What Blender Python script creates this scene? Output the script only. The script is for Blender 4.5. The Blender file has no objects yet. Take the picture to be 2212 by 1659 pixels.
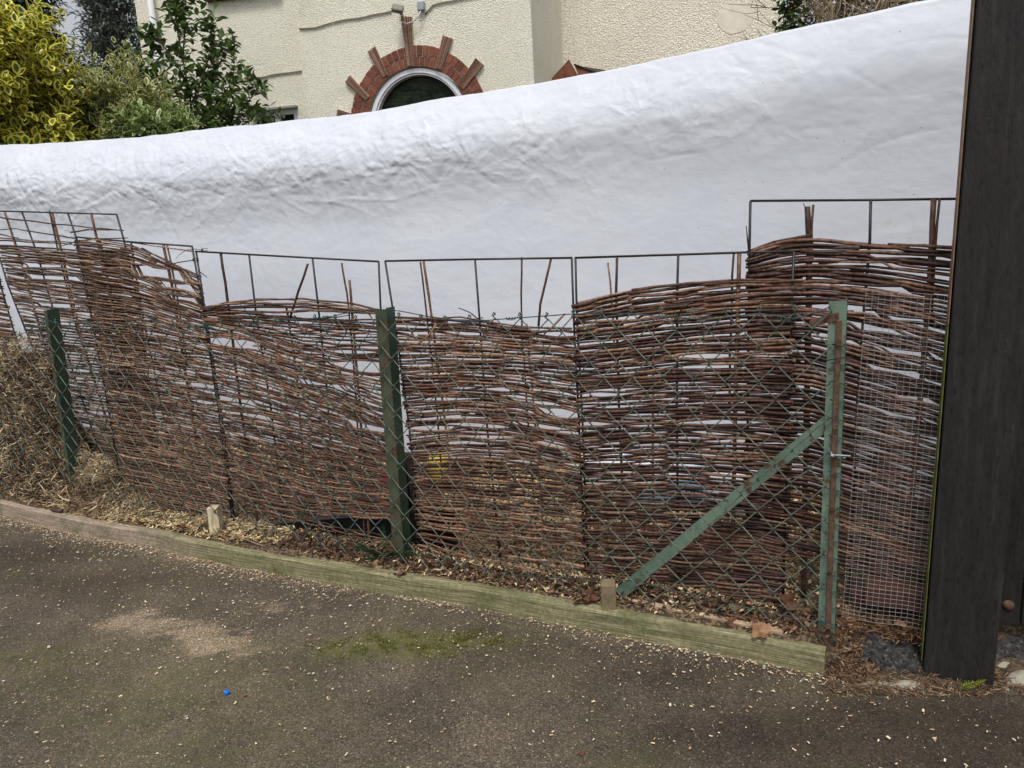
import bpy, math, random
import numpy as np
from mathutils import Vector, Matrix, noise
random.seed(7)
RND = random.random
def U(a, b): return a + (b - a) * random.random()
scene = bpy.context.scene
COL = scene.collection

# ------------------------------------------------------------------ camera
EYE = Vector((0, 0, 1.27))
PITCH, ROLL, FPX = math.radians(11.3), math.radians(3.1), 1661.0
fwd = Vector((0, math.cos(PITCH), -math.sin(PITCH)))
r0 = Vector((1, 0, 0)); u0 = Vector((0, math.sin(PITCH), math.cos(PITCH)))
camR = r0 * math.cos(ROLL) - u0 * math.sin(ROLL)
camU = u0 * math.cos(ROLL) + r0 * math.sin(ROLL)
cam_d = bpy.data.cameras.new('camera'); cam = bpy.data.objects.new('camera', cam_d); COL.objects.link(cam)
cam_d.sensor_width = 36.0; cam_d.lens = 36.0 * FPX / 2212.0
cam_d.clip_start = 0.05; cam_d.clip_end = 500
cam.matrix_world = Matrix(((camR.x, camU.x, -fwd.x, EYE.x), (camR.y, camU.y, -fwd.y, EYE.y), (camR.z, camU.z, -fwd.z, EYE.z), (0, 0, 0, 1)))
scene.camera = cam

# survey helpers: turn a sighting in the photograph (2212 px wide) into a real point on a real plane
def ray(px, py): return fwd + camR * ((px - 1106) / FPX) - camU * ((py - 829.5) / FPX)
def ground(px, py, z=0.0):
    d = ray(px, py); return EYE + d * ((z - EYE.z) / d.z)
def at_depth(px, py, depth):
    return EYE + ray(px, py) * depth
class Plane:
    def __init__(s, o, e):
        s.o = Vector((o.x, o.y, 0)); s.e = Vector((e.x, e.y, 0)).normalized()
        s.n = Vector((-s.e.y, s.e.x, 0))
        if s.n.y < 0: s.n = -s.n
    def hit(s, px, py, off=0.0):
        d = ray(px, py); return EYE + d * (((s.o - EYE).dot(s.n) + off) / d.dot(s.n))
    def uz(s, px, py, off=0.0):
        p = s.hit(px, py, off); return ((p - s.o).dot(s.e), p.z)
    def pt(s, u, z, off=0.0): return s.o + s.e * u + s.n * off + Vector((0, 0, z))
Rb = ground(1790, 1370); Mb = ground(870, 1218)
FEN = Plane(Rb, Rb - Mb)          # the fence line, u = 0 at the end post, u < 0 towards the left
ah = math.radians(13)
HOU = Plane(at_depth(905, 265, 8.0), Vector((math.cos(ah), -math.sin(ah), 0)))

# ------------------------------------------------------------------ mesh builder
class MB:
    def __init__(s): s.v = []; s.f = []; s.c = []; s.m = []
    def face(s, idx, c=(1, 1, 1), m=0): s.f.append(tuple(idx)); s.c.append(c); s.m.append(m)
    def add(s, vs, fs, c=(1, 1, 1), m=0):
        b = len(s.v); s.v.extend([tuple(v) for v in vs])
        for f in fs: s.face([b + i for i in f], c, m)
        return b
    def box(s, o, ax, ay, az, c=(1, 1, 1), m=0, bev=0.0):
        o, ax, ay, az = Vector(o), Vector(ax), Vector(ay), Vector(az)   # o = corner
        if bev > 0:
            lx, ly, lz = ax.length, ay.length, az.length
            dx, dy, dz = ax / lx, ay / ly, az / lz
            g = {}
            vs = []
            for i in (0, 1):
                for j in (0, 1):
                    for k in (0, 1):
                        p = o + ax * i + ay * j + az * k
                        sx, sy, sz = dx * (bev * (1 - 2 * i)), dy * (bev * (1 - 2 * j)), dz * (bev * (1 - 2 * k))
                        g[(i, j, k, 'x')] = len(vs); vs.append(p + sy + sz)
                        g[(i, j, k, 'y')] = len(vs); vs.append(p + sx + sz)
                        g[(i, j, k, 'z')] = len(vs); vs.append(p + sx + sy)
            fs = []
            sq = ((0, 0), (1, 0), (1, 1), (0, 1))
            for i in (0, 1):
                fs.append([g[(i, a, b, 'x')] for a, b in sq]); fs.append([g[(a, i, b, 'y')] for a, b in sq]); fs.append([g[(a, b, i, 'z')] for a, b in sq])
            for i in (0, 1):
                for j in (0, 1):
                    fs.append([g[(i, j, 0, 'x')], g[(i, j, 1, 'x')], g[(i, j, 1, 'y')], g[(i, j, 0, 'y')]])
                    fs.append([g[(i, 0, j, 'x')], g[(i, 1, j, 'x')], g[(i, 1, j, 'z')], g[(i, 0, j, 'z')]])
                    fs.append([g[(0, i, j, 'y')], g[(1, i, j, 'y')], g[(1, i, j, 'z')], g[(0, i, j, 'z')]])
                    for k in (0, 1): fs.append([g[(i, j, k, 'x')], g[(i, j, k, 'y')], g[(i, j, k, 'z')]])
            s.add(vs, fs, c, m); return
        vs = [o, o + ax, o + ax + ay, o + ay, o + az, o + ax + az, o + ax + ay + az, o + ay + az]
        s.add(vs, [(0, 3, 2, 1), (4, 5, 6, 7), (0, 1, 5, 4), (1, 2, 6, 5), (2, 3, 7, 6), (3, 0, 4, 7)], c, m)
    def tube(s, pts, r, n=5, c=(1, 1, 1), m=0, cap=True, tip=None):
        pts = [Vector(p) for p in pts]
        k = len(pts)
        rs = r if isinstance(r, (list, tuple)) else [r] * k
        t0 = (pts[1] - pts[0]).normalized()
        a = Vector((0, 0, 1)) if abs(t0.z) < 0.9 else Vector((1, 0, 0))
        nx = t0.cross(a).normalized()
        b0 = len(s.v)
        for i in range(k):
            t = (pts[min(i + 1, k - 1)] - pts[max(i - 1, 0)])
            if t.length < 1e-9: t = t0
            t = t.normalized()
            nx = (nx - t * nx.dot(t)).normalized(); ny = t.cross(nx)
            for j in range(n):
                an = 2 * math.pi * j / n
                p = pts[i] + (nx * math.cos(an) + ny * math.sin(an)) * rs[i]
                s.v.append((p.x, p.y, p.z))
        for i in range(k - 1):
            for j in range(n):
                q = b0 + i * n
                s.face((q + j, q + (j + 1) % n, q + n + (j + 1) % n, q + n + j), c, m)
        if cap:
            s.face([b0 + j for j in range(n)][::-1], tip or c, m); s.face([b0 + (k - 1) * n + j for j in range(n)], tip or c, m)
    def build(s, name, mats, parent=None, smooth=True, loc=None, attrs=()):
        if not isinstance(mats, (list, tuple)): mats = [mats]
        V = np.array(s.v, dtype=np.float64)
        if parent is not None: org = np.array(parent['_org'])
        elif loc is not None: org = np.array(loc)
        else:
            mn, mx = V.min(0), V.max(0); org = np.array([(mn[0] + mx[0]) / 2, (mn[1] + mx[1]) / 2, mn[2]])
        me = bpy.data.meshes.new(name)
        me.from_pydata((V - org).tolist(), [], s.f)
        sizes = [len(f) for f in s.f]
        for nm, vals in attrs:
            me.attributes.new(nm, 'FLOAT', 'POINT'); me.attributes[nm].data.foreach_set('value', np.array(vals, dtype=np.float32))
        ca = me.color_attributes.new('Col', 'FLOAT_COLOR', 'CORNER')
        cc = np.ones((sum(sizes), 4), dtype=np.float32)
        cc[:, :3] = np.repeat(np.array(s.c, dtype=np.float32), sizes, axis=0)
        ca.data.foreach_set('color', cc.ravel())
        me.polygons.foreach_set('material_index', np.array(s.m, dtype=np.int32))
        me.polygons.foreach_set('use_smooth', np.full(len(s.f), bool(smooth)))
        for mt in mats: me.materials.append(mt)
        me.update()
        o = bpy.data.objects.new(name, me); COL.objects.link(o)
        o['_org'] = tuple(float(q) for q in org)
        if parent is not None:
            o.parent = parent
        else: o.location = org
        return o
def thing(name, loc, label, cat, group=None):
    o = bpy.data.objects.new(name, None); COL.objects.link(o); o.location = loc; o.empty_display_size = 0.1
    o['_org'] = tuple(float(q) for q in loc); tag(o, label, cat, group); return o
def tag(o, label, cat, group=None):
    o['label'] = label; o['category'] = cat
    if group: o['group'] = group
    return o
def sub(parent_obj, mb, name, mat, **k):       # a sub-part under a part that sits at its thing's base
    return mb.build(name, mat, parent_obj, **k)
def kind(o, k): o['kind'] = k; return o

def interp(xs, ys, x): return float(np.interp(x, xs, ys))
def N3(x, y=0.0, z=0.0): return noise.noise(Vector((x, y, z)))
def mixc(a, b, t): return tuple(a[i] + (b[i] - a[i]) * t for i in range(3))
def jit(c, a=0.15):
    k = 1 + U(-a, a); return tuple(max(0, x * k * (1 + U(-a, a) * .16)) for x in c)

# ------------------------------------------------------------------ materials
class NT:
    def __init__(s, name, rough=0.8):
        s.mat = bpy.data.materials.new(name); s.mat.use_nodes = True
        s.t = s.mat.node_tree; s.b = s.t.nodes['Principled BSDF']; s.b.inputs['Roughness'].default_value = rough
        s.b.inputs['Specular IOR Level'].default_value = 0.3
        s.tc = s.t.nodes.new('ShaderNodeTexCoord')
    def n(s, typ, **k):
        x = s.t.nodes.new(typ)
        for a, v in k.items(): setattr(x, a, v)
        return x
    def l(s, a, b): s.t.links.new(a, b)
    def noise(s, scale, detail=4, rough=0.55, vec=None, stretch=None):
        x = s.n('ShaderNodeTexNoise'); x.inputs['Scale'].default_value = scale; x.inputs['Detail'].default_value = detail; x.inputs['Roughness'].default_value = rough
        v = vec or s.tc.outputs['Object']
        if stretch:
            mp = s.n('ShaderNodeMapping'); mp.inputs['Scale'].default_value = stretch; s.l(v, mp.inputs['Vector']); v = mp.outputs[0]
        s.l(v, x.inputs['Vector']); return x.outputs['Fac']
    def voro(s, scale, out='Distance', feature='F1', rnd=1.0):
        x = s.n('ShaderNodeTexVoronoi', feature=feature); x.inputs['Scale'].default_value = scale; x.inputs['Randomness'].default_value = rnd
        s.l(s.tc.outputs['Object'], x.inputs['Vector']); return x.outputs[out]
    def ramp(s, fac, stops):
        x = s.n('ShaderNodeValToRGB'); r = x.color_ramp
        while len(r.elements) < len(stops): r.elements.new(0.5)
        for e, (p, c) in zip(r.elements, stops):
            e.position = p; e.color = (c[0], c[1], c[2], 1) if not isinstance(c, (int, float)) else (c, c, c, 1)
        s.l(fac, x.inputs[0]); return x.outputs[0]
    def mix(s, fac, a, b, mode='MIX'):
        x = s.n('ShaderNodeMix', data_type='RGBA', blend_type=mode)
        for sock, v in ((x.inputs[0], fac), (x.inputs[6], a), (x.inputs[7], b)):
            if isinstance(v, (int, float)): sock.default_value = v
            elif isinstance(v, tuple): sock.default_value = (v[0], v[1], v[2], 1)
            else: s.l(v, sock)
        return x.outputs[2]
    def math(s, op, a, b=0.0):
        x = s.n('ShaderNodeMath', operation=op)
        for i, v in enumerate((a, b)):
            if isinstance(v, (int, float)): x.inputs[i].default_value = v
            else: s.l(v, x.inputs[i])
        return x.outputs[0]
    def attr(s, name='Col', out='Color'):
        x = s.n('ShaderNodeAttribute'); x.attribute_name = name; return x.outputs[out]
    def color(s, c):
        if isinstance(c, tuple): s.b.inputs['Base Color'].default_value = (c[0], c[1], c[2], 1)
        else: s.l(c, s.b.inputs['Base Color'])
    def bump(s, h, strength=0.5, dist=0.01):
        x = s.n('ShaderNodeBump'); x.inputs['Strength'].default_value = strength; x.inputs['Distance'].default_value = dist
        s.l(h, x.inputs['Height'])
        if s.b.inputs['Normal'].is_linked: s.l(s.b.inputs['Normal'].links[0].from_socket, x.inputs['Normal'])
        s.l(x.outputs[0], s.b.inputs['Normal'])
def simple(name, c, rough=0.7, nscale=20, amt=0.3, bump=0.0, spec=0.3, metal=0.0, stretch=None):
    t = NT(name, rough); f = t.noise(nscale, stretch=stretch)
    t.color(t.ramp(f, [(0.3, tuple(x * (1 - amt) for x in c)), (0.7, tuple(min(1, x * (1 + amt)) for x in c))]))
    t.b.inputs['Specular IOR Level'].default_value = spec; t.b.inputs['Metallic'].default_value = metal
    if bump: t.bump(f, bump, 0.004)
    return t.mat
def vcol(name, rough=0.75, nscale=60, lo=0.7, hi=1.25, stretch=None, bump=0.0, spec=0.3, trans=0.0):
    t = NT(name, rough); f = t.noise(nscale, stretch=stretch)
    t.color(t.mix(1.0, t.attr(), t.ramp(f, [(0.3, lo), (0.7, hi)]), 'MULTIPLY'))
    t.b.inputs['Specular IOR Level'].default_value = spec
    if bump: t.bump(f, bump, 0.003)
    if trans:
        tr = t.n('ShaderNodeBsdfTranslucent'); t.l(t.b.inputs['Base Color'].links[0].from_socket, tr.inputs['Color'])
        ms = t.n('ShaderNodeMixShader'); ms.inputs[0].default_value = trans
        t.l(t.b.outputs[0], ms.inputs[1]); t.l(tr.outputs[0], ms.inputs[2]); t.l(ms.outputs[0], t.t.nodes['Material Output'].inputs['Surface'])
    return t.mat
M = {}
# willow rods: their own bark colour with peeled pale flecks
t = NT('willow_bark', 0.6)
f1 = t.noise(70, 4, .65); f2 = t.noise(38, 5, 0.7)
c = t.mix(1.0, t.attr(), t.ramp(f1, [(0.32, 0.42), (0.66, 1.85)]), 'MULTIPLY')
c = t.mix(t.ramp(f2, [(0.655, 0.0), (0.70, 0.75)]), c, (0.42, 0.27, 0.13))
t.color(c); t.bump(f1, 0.5, 0.003); t.b.inputs['Specular IOR Level'].default_value = 0.3; M['rod'] = t.mat
M['steel'] = simple('black_steel', (0.012, 0.012, 0.014), 0.5, 40, 0.4, 0.15, 0.5)
M['tie'] = simple('black_nylon', (0.012, 0.012, 0.013), 0.45, 60, 0.2)
M['wire'] = vcol('green_plastic_wire', 0.45, 30, 0.6, 1.3, spec=0.5)
def painted_steel(name, a, b, rustpos):
    t = NT(name, 0.5)
    f = t.noise(9, 5); g = t.noise(22, 6, 0.7); h = t.noise(120, 3)
    c = t.ramp(f, [(0.3, a), (0.7, b)])
    c = t.mix(t.ramp(g, [(rustpos, 0.0), (rustpos + .05, 0.9)]), c, t.ramp(h, [(0.35, (0.045, 0.022, 0.014)), (0.65, (0.13, 0.06, 0.035))]))
    t.color(c); t.bump(g, 0.25, 0.003); return t.mat
M['paint_light'] = painted_steel('pale_green_paint', (0.095, 0.150, 0.112), (0.165, 0.235, 0.175), 0.55)
M['paint_shaded'] = painted_steel('shaded_green_paint', (0.020, 0.045, 0.030), (0.045, 0.085, 0.055), 0.585)  # dark green post paint deepened for the shaded back flanges
M['paint_olive'] = painted_steel('weathered_green_face_tone', (0.05, 0.062, 0.038), (0.085, 0.10, 0.065), 0.54)  # weathered olive: lit-side tone of two posts, shaded-side tone of the pale one
M['rust'] = simple('rusty_steel', (0.10, 0.055, 0.038), 0.85, 60, 0.5, 0.4)
# tarpaulin
t = NT('white_tarpaulin', 0.42)
v = t.noise(2.2, 6, 0.65); w = t.noise(14, 5, 0.7); st = t.noise(5, 4, 0.6, stretch=(0.4, 1, 2.5)); fine = t.noise(9, 6, 0.65, stretch=(0.5, 1, 1.6))
c = t.ramp(v, [(0.3, (0.60, 0.63, 0.705)), (0.7, (0.66, 0.685, 0.745))])
dirt = t.math('MULTIPLY', t.ramp(v, [(0.56, 0.0), (0.72, 1.0)]), t.ramp(w, [(0.55, 0.0), (0.70, 0.45)]))
c = t.mix(dirt, c, (0.44, 0.38, 0.29))
spk = t.voro(13, 'Distance'); c = t.mix(t.ramp(spk, [(0.025, 0.8), (0.05, 0.0)]), c, (0.22, 0.19, 0.15))
wn = t.n('ShaderNodeTexNoise'); wn.inputs['Scale'].default_value = 5; wn.inputs['Detail'].default_value = 3; t.l(t.tc.outputs['Object'], wn.inputs['Vector'])
va = t.n('ShaderNodeVectorMath', operation='SCALE'); t.l(wn.outputs['Color'], va.inputs[0]); va.inputs['Scale'].default_value = .35
vb = t.n('ShaderNodeVectorMath', operation='ADD'); t.l(t.tc.outputs['Object'], vb.inputs[0]); t.l(va.outputs[0], vb.inputs[1])
for sc_, st_, di_ in ((5.5, .50, .030), (13, .42, .012), (27, .30, .005)):
    vv = t.n('ShaderNodeTexVoronoi'); vv.inputs['Scale'].default_value = sc_; t.l(vb.outputs[0], vv.inputs['Vector'])
    t.bump(t.math('MULTIPLY', vv.outputs['Distance'], t.attr('crumple', 'Fac')), st_, di_)
t.color(c); t.bump(fine, 0.16, 0.008); t.bump(t.noise(45, 4, 0.6, stretch=(0.5, 1, 1.2)), 0.10, 0.004)
t.b.inputs['Specular IOR Level'].default_value = 0.35; M['tarp'] = t.mat
# asphalt
t = NT('worn_asphalt', 0.86)
big = t.noise(1.1, 5, 0.6); mid = t.noise(9, 5, 0.65); gr = t.voro(250, 'Color'); gd = t.voro(250, 'Distance'); fine = t.noise(420, 2)
sep = t.n('ShaderNodeSeparateColor'); t.l(gr, sep.inputs[0])
base = t.ramp(big, [(0.30, (0.066, 0.055, 0.047)), (0.5, (0.102, 0.085, 0.066)), (0.72, (0.128, 0.108, 0.078))])
grain = t.ramp(sep.outputs[0], [(0.0, 0.42), (0.55, 0.98), (0.9, 1.35), (1.0, 1.9)])
base = t.mix(1.0, base, t.ramp(t.noise(3.6, 7, .7), [(0.34, (.68, .66, .64)), (0.62, (1.18, 1.15, 1.06))]), 'MULTIPLY')
c = t.mix(1.0, base, grain, 'MULTIPLY')
mossm = t.math('MULTIPLY', t.attr('moss', 'Fac'), t.ramp(t.noise(26, 6, 0.7), [(0.38, 0.0), (0.60, 1.0)]))
c = t.mix(mossm, c, t.ramp(fine, [(0.3, (0.060, 0.062, 0.012)), (0.7, (0.150, 0.150, 0.026))]))
gre = t.math('MULTIPLY', t.ramp(t.noise(1.6, 4), [(0.42, 0.0), (0.66, 0.65)]), t.ramp(mid, [(0.4, 0.0), (0.65, 1.0)]))
c = t.mix(gre, c, (0.098, 0.096, 0.040))
dsh = t.ramp(t.math('ADD', t.attr('dust', 'Fac'), t.math('MULTIPLY', t.math('SUBTRACT', t.noise(6.5, 7, 0.72, stretch=(1, 1.6, 1)), 0.5), 3.4)), [(0.42, 0.0), (1.05, 0.85)])
dm = t.math('MULTIPLY', t.math('MULTIPLY', dsh, t.ramp(t.attr('dust', 'Fac'), [(0.05, 0.0), (0.25, 1.0)])), t.ramp(t.noise(150, 5, 0.8), [(0.40, 0.0), (0.60, 1.0)]))
c = t.mix(dm, c, t.ramp(sep.outputs[1], [(0.0, (0.26, 0.185, 0.125)), (1.0, (0.60, 0.46, 0.32))]))
sp = t.math('MULTIPLY', t.math('GREATER_THAN', sep.outputs[2], 0.982), 0.7)
c = t.mix(sp, c, (0.36, 0.29, 0.20))
t.color(c)
t.bump(t.ramp(gd, [(0.0, 1.0), (0.6, 0.0)]), 0.4, 0.003); t.bump(mid, 0.3, 0.005)
M['asphalt'] = t.mat
_l = t.b.inputs['Base Color'].links[0].from_socket
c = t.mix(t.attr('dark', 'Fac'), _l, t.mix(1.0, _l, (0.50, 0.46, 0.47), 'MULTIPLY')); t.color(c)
t = NT('loose_asphalt', 0.9)
g = t.voro(95, 'Color'); gd = t.voro(95, 'Distance'); sep = t.n('ShaderNodeSeparateColor'); t.l(g, sep.inputs[0])
t.color(t.ramp(sep.outputs[0], [(0.0, (0.016, 0.015, 0.015)), (0.8, (0.05, 0.047, 0.045)), (1.0, (0.10, 0.09, 0.08))]))
t.bump(t.ramp(gd, [(0.0, 1.0), (0.7, 0.0)]), 0.9, 0.008); M['rough_asphalt'] = t.mat
t = NT('garden_soil', 0.95)
f = t.noise(30, 6, 0.7); g = t.noise(3, 4)
c = t.ramp(f, [(0.3, (0.025, 0.018, 0.012)), (0.7, (0.085, 0.060, 0.038))])
v = t.voro(120, 'Color'); sep = t.n('ShaderNodeSeparateColor'); t.l(v, sep.inputs[0])
c = t.mix(t.math('MULTIPLY', t.math('GREATER_THAN', sep.outputs[0], 0.62), t.attr('chips', 'Fac')), c, (0.38, 0.27, 0.15))
t.color(c); t.bump(f, 0.8, 0.01); M['soil'] = t.mat
M['chip'] = vcol('wood_chip', 0.85, 200, 0.75, 1.2)
M['straw'] = vcol('dry_clippings', 0.9, 90, 0.6, 1.3)
M['deadleaf'] = vcol('dead_leaf', 0.8, 60, 0.55, 1.35, bump=0.3)
M['moss'] = vcol('moss_tuft', 0.95, 120, 0.6, 1.4)
# weathered kerb timber
t = NT('weathered_timber', 0.88)
g = t.noise(7, 6, 0.65, stretch=(1, 1, 1)); gr = t.n('ShaderNodeTexWave'); gr.inputs['Scale'].default_value = 1
u = t.attr('along', 'Fac'); hgt = t.attr('up', 'Fac')
cv = t.n('ShaderNodeCombineXYZ'); t.l(t.math('MULTIPLY', u, 4.5), cv.inputs[0]); t.l(t.math('MULTIPLY', hgt, 170.0), cv.inputs[1])
grain = t.noise(1.0, 6, 0.7, vec=cv.outputs[0])
cv2 = t.n('ShaderNodeCombineXYZ'); t.l(t.math('MULTIPLY', u, 9.0), cv2.inputs[0]); t.l(t.math('MULTIPLY', hgt, 260.0), cv2.inputs[1])
crack = t.noise(1.0, 3, 0.5, vec=cv2.outputs[0])
cg = t.ramp(grain, [(0.32, (0.075, 0.078, 0.036)), (0.5, (0.215, 0.200, 0.110)), (0.66, (0.42, 0.375, 0.23))])
cp = t.ramp(grain, [(0.32, (0.15, 0.115, 0.085)), (0.5, (0.34, 0.265, 0.20)), (0.66, (0.50, 0.40, 0.31))])
pk = t.ramp(t.math('ADD', u, t.math('MULTIPLY', g, 0.5)), [(0.0, 1.0), (1.0, 1.0)])
c = t.mix(t.math('MULTIPLY', t.attr('grey', 'Fac'), 1.0), cg, cp)
c = t.mix(t.ramp(g, [(0.50, 0.0), (0.72, 0.75)]), c, (0.085, 0.105, 0.035))
c = t.mix(t.ramp(crack, [(0.70, 0.0), (0.76, 0.8)]), c, (0.45, 0.42, 0.31))
c = t.mix(t.ramp(crack, [(0.24, 0.8), (0.31, 0.0)]), c, (0.05, 0.045, 0.03))
c = t.mix(1.0, c, t.ramp(t.noise(75, 5, .75), [(0.3, 0.55), (0.62, 1.15)]), 'MULTIPLY')
t.color(c); t.bump(grain, 0.6, 0.004); t.bump(crack, 0.3, 0.002); M['timber'] = t.mat
M['peg'] = simple('damp_wood', (0.50, 0.42, 0.28), 0.9, 25, 0.4, 0.5, stretch=(3, 3, 0.6))
t = NT('mossy_wood', 0.9); f = t.noise(22, 5); g = t.noise(9, 4)
t.color(t.mix(t.ramp(g, [(0.42, 0.0), (0.6, 0.8)]), t.ramp(f, [(0.3, (0.12, 0.09, 0.055)), (0.7, (0.26, 0.20, 0.12))]), (0.10, 0.13, 0.035))); t.bump(f, 0.6, 0.004); M['pegmoss'] = t.mat
M['plank'] = simple('old_plank', (0.38, 0.27, 0.175), 0.85, 18, 0.45, 0.4, stretch=(1, 1, 6))
# black stained timber
t = NT('black_stained_timber', 0.62)
g = t.noise(6, 6, 0.7, stretch=(9, 9, 0.8)); h = t.noise(50, 4, 0.7, stretch=(2, 2, 0.6)); sc = t.voro(26, 'Distance')
kn = t.noise(3.2, 3, .6, stretch=(1.4, 1.4, .6))
c = t.ramp(g, [(0.3, (0.0095, 0.0092, 0.0095)), (0.55, (0.020, 0.0185, 0.018)), (0.74, (0.038, 0.035, 0.034))])
c = t.mix(t.ramp(kn, [(0.5, 0.0), (0.68, 0.6)]), c, (0.026, 0.020, 0.017))
c = t.mix(t.ramp(h, [(0.34, 0.85), (0.44, 0.0)]), c, (0.005, 0.005, 0.005))
c = t.mix(t.ramp(sc, [(0.012, 0.7), (0.025, 0.0)]), c, (0.22, 0.20, 0.17))
t.color(c); t.bump(g, 0.8, 0.006); t.bump(h, 0.8, 0.004); M['black_wood'] = t.mat
M['sawn'] = simple('raw_timber_edge', (0.24, 0.15, 0.10), 0.85, 30, 0.35, 0.3)
M['edgemoss'] = simple('yellow_green_algae', (0.12, 0.13, 0.028), 0.9, 25, 0.5, 0.5)
M['galv'] = simple('galvanised_wire', (0.30, 0.275, 0.26), 0.45, 60, 0.3, spec=0.6)
# pebble-dash
def dash(name, scale, strength, c1, c2):
    t = NT(name, 0.92)
    f = t.noise(scale, 3, 0.6); v = t.voro(scale * 1.1, 'Distance'); big = t.noise(0.9, 5, 0.65); gdn = t.noise(2.4, 5, 0.7)
    c = t.ramp(f, [(0.3, c1), (0.62, c2)])
    c = t.mix(t.ramp(big, [(0.45, 0.0), (0.75, 0.30)]), c, (0.58, 0.56, 0.40))
    c = t.mix(t.ramp(gdn, [(0.58, 0.0), (0.75, 0.30)]), c, (0.42, 0.43, 0.26))
    t.color(c); t.bump(f, strength, 0.012); t.bump(v, strength * .8, 0.015); return t.mat
M['dash'] = dash('cream_pebbledash', 85, 0.7, (0.66, 0.625, 0.50), (0.95, 0.915, 0.79))
M['dash2'] = dash('coarse_render', 50, 0.75, (0.63, 0.585, 0.48), (0.92, 0.86, 0.73))
M['patch'] = simple('smooth_render', (0.76, 0.70, 0.59), 0.9, 12, 0.08, 0.1)
M['brick'] = vcol('red_brick', 0.85, 50, 0.65, 1.3, bump=0.4)
M['mortar'] = simple('mortar', (0.34, 0.29, 0.23), 0.95, 60, 0.3, 0.4)
M['ray'] = vcol('ribbed_tile', 0.85, 60, 0.6, 1.35, bump=0.4)
M['upvc'] = simple('white_plastic', (0.74, 0.75, 0.78), 0.35, 8, 0.04, spec=0.5)
t = NT('glass_painted_reflection', 0.06); f = t.noise(9, 6, .7, stretch=(1, 1, 2)); t.color(t.ramp(f, [(0.4, (0.008, 0.011, 0.008)), (0.62, (0.03, 0.042, 0.022)), (.75, (.07, .08, .05))])); t.bump(t.noise(7, 3), 0.25, 0.01); t.b.inputs['Specular IOR Level'].default_value = 0.06; M['glass'] = t.mat  # green mottling is reflected foliage painted into the glass colour
M['lead'] = simple('grey_flashing', (0.28, 0.28, 0.27), 0.6, 20, 0.25)
M['cable'] = simple('weathered_cable', (0.30, 0.27, 0.20), 0.7, 20, 0.2)
M['whitecable'] = simple('pale_cable', (0.55, 0.54, 0.49), 0.6, 20, 0.1)
M['greyplastic'] = simple('grey_plastic', (0.33, 0.36, 0.40), 0.5, 15, 0.1)
M['lamp'] = simple('grey_lamp_metal', (0.20, 0.185, 0.15), 0.5, 30, 0.25)
M['terracotta'] = simple('terracotta', (0.24, 0.095, 0.055), 0.8, 14, 0.4, 0.3)
M['darktile'] = simple('dark_roof_tile', (0.06, 0.045, 0.04), 0.85, 20, 0.4, 0.3)
M['brownwood'] = simple('brown_paint', (0.05, 0.025, 0.018), 0.6, 20, 0.3)
M['leaf'] = vcol('glossy_leaf', 0.38, 30, 0.8, 1.3, spec=0.5, trans=0.35)
M['leafmat'] = vcol('matt_leaf', 0.6, 30, 0.8, 1.35, trans=0.35)
M['bark'] = simple('grey_brown_bark', (0.10, 0.075, 0.05), 0.9, 30, 0.4, 0.4)
M['twig'] = vcol('pale_twig', 0.85, 60, 0.7, 1.25)
M['blackplastic'] = simple('black_plastic', (0.010, 0.010, 0.011), 0.5, 10, 0.3)
M['yellow'] = simple('yellow_plastic', (0.62, 0.48, 0.05), 0.5, 12, 0.15)
M['red'] = simple('red_plastic', (0.35, 0.03, 0.03), 0.5, 12, 0.15)
M['blueplastic'] = simple('blue_plastic', (0.005, 0.16, 0.72), 0.4, 40, 0.2, 0.2)
t = NT('printed_bag', 0.4); f = t.noise(2.2, 4, 0.6)
t.color(t.mix(t.ramp(f, [(0.50, 0.0), (0.56, 1.0)]), (0.66, 0.68, 0.72), t.ramp(t.noise(9, 5), [(0.3, (0.10, 0.22, 0.36)), (0.7, (0.30, 0.46, 0.62))]))); t.bump(t.noise(9, 5), 0.5, 0.01); M['bag'] = t.mat
M['ink'] = simple('black_ink', (0.02, 0.02, 0.02), 0.6, 30, 0.2)
M['concrete'] = simple('concrete_lump', (0.33, 0.31, 0.25), 0.95, 25, 0.35, 0.6)
M['plasticgrey'] = simple('grey_sheet', (0.30, 0.31, 0.33), 0.5, 12, 0.2)

# ------------------------------------------------------------------ light and air
w = bpy.data.worlds.new('World'); scene.world = w; w.use_nodes = True
wt = w.node_tree; bg = wt.nodes['Background']
sky = wt.nodes.new('ShaderNodeTexSky'); sky.sky_type = 'NISHITA'; sky.sun_disc = False
SUN_EL, SUN_AZ = math.radians(62), math.radians(188)     # azimuth clockwise from +Y: behind the camera, a little to the left
sky.sun_elevation = SUN_EL; sky.sun_rotation = SUN_AZ
sky.air_density = 1.0; sky.dust_density = 4.0; sky.ozone_density = 1.0
hs = wt.nodes.new('ShaderNodeHueSaturation'); hs.inputs['Saturation'].default_value = 0.22
wt.links.new(sky.outputs[0], hs.inputs['Color'])
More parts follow.
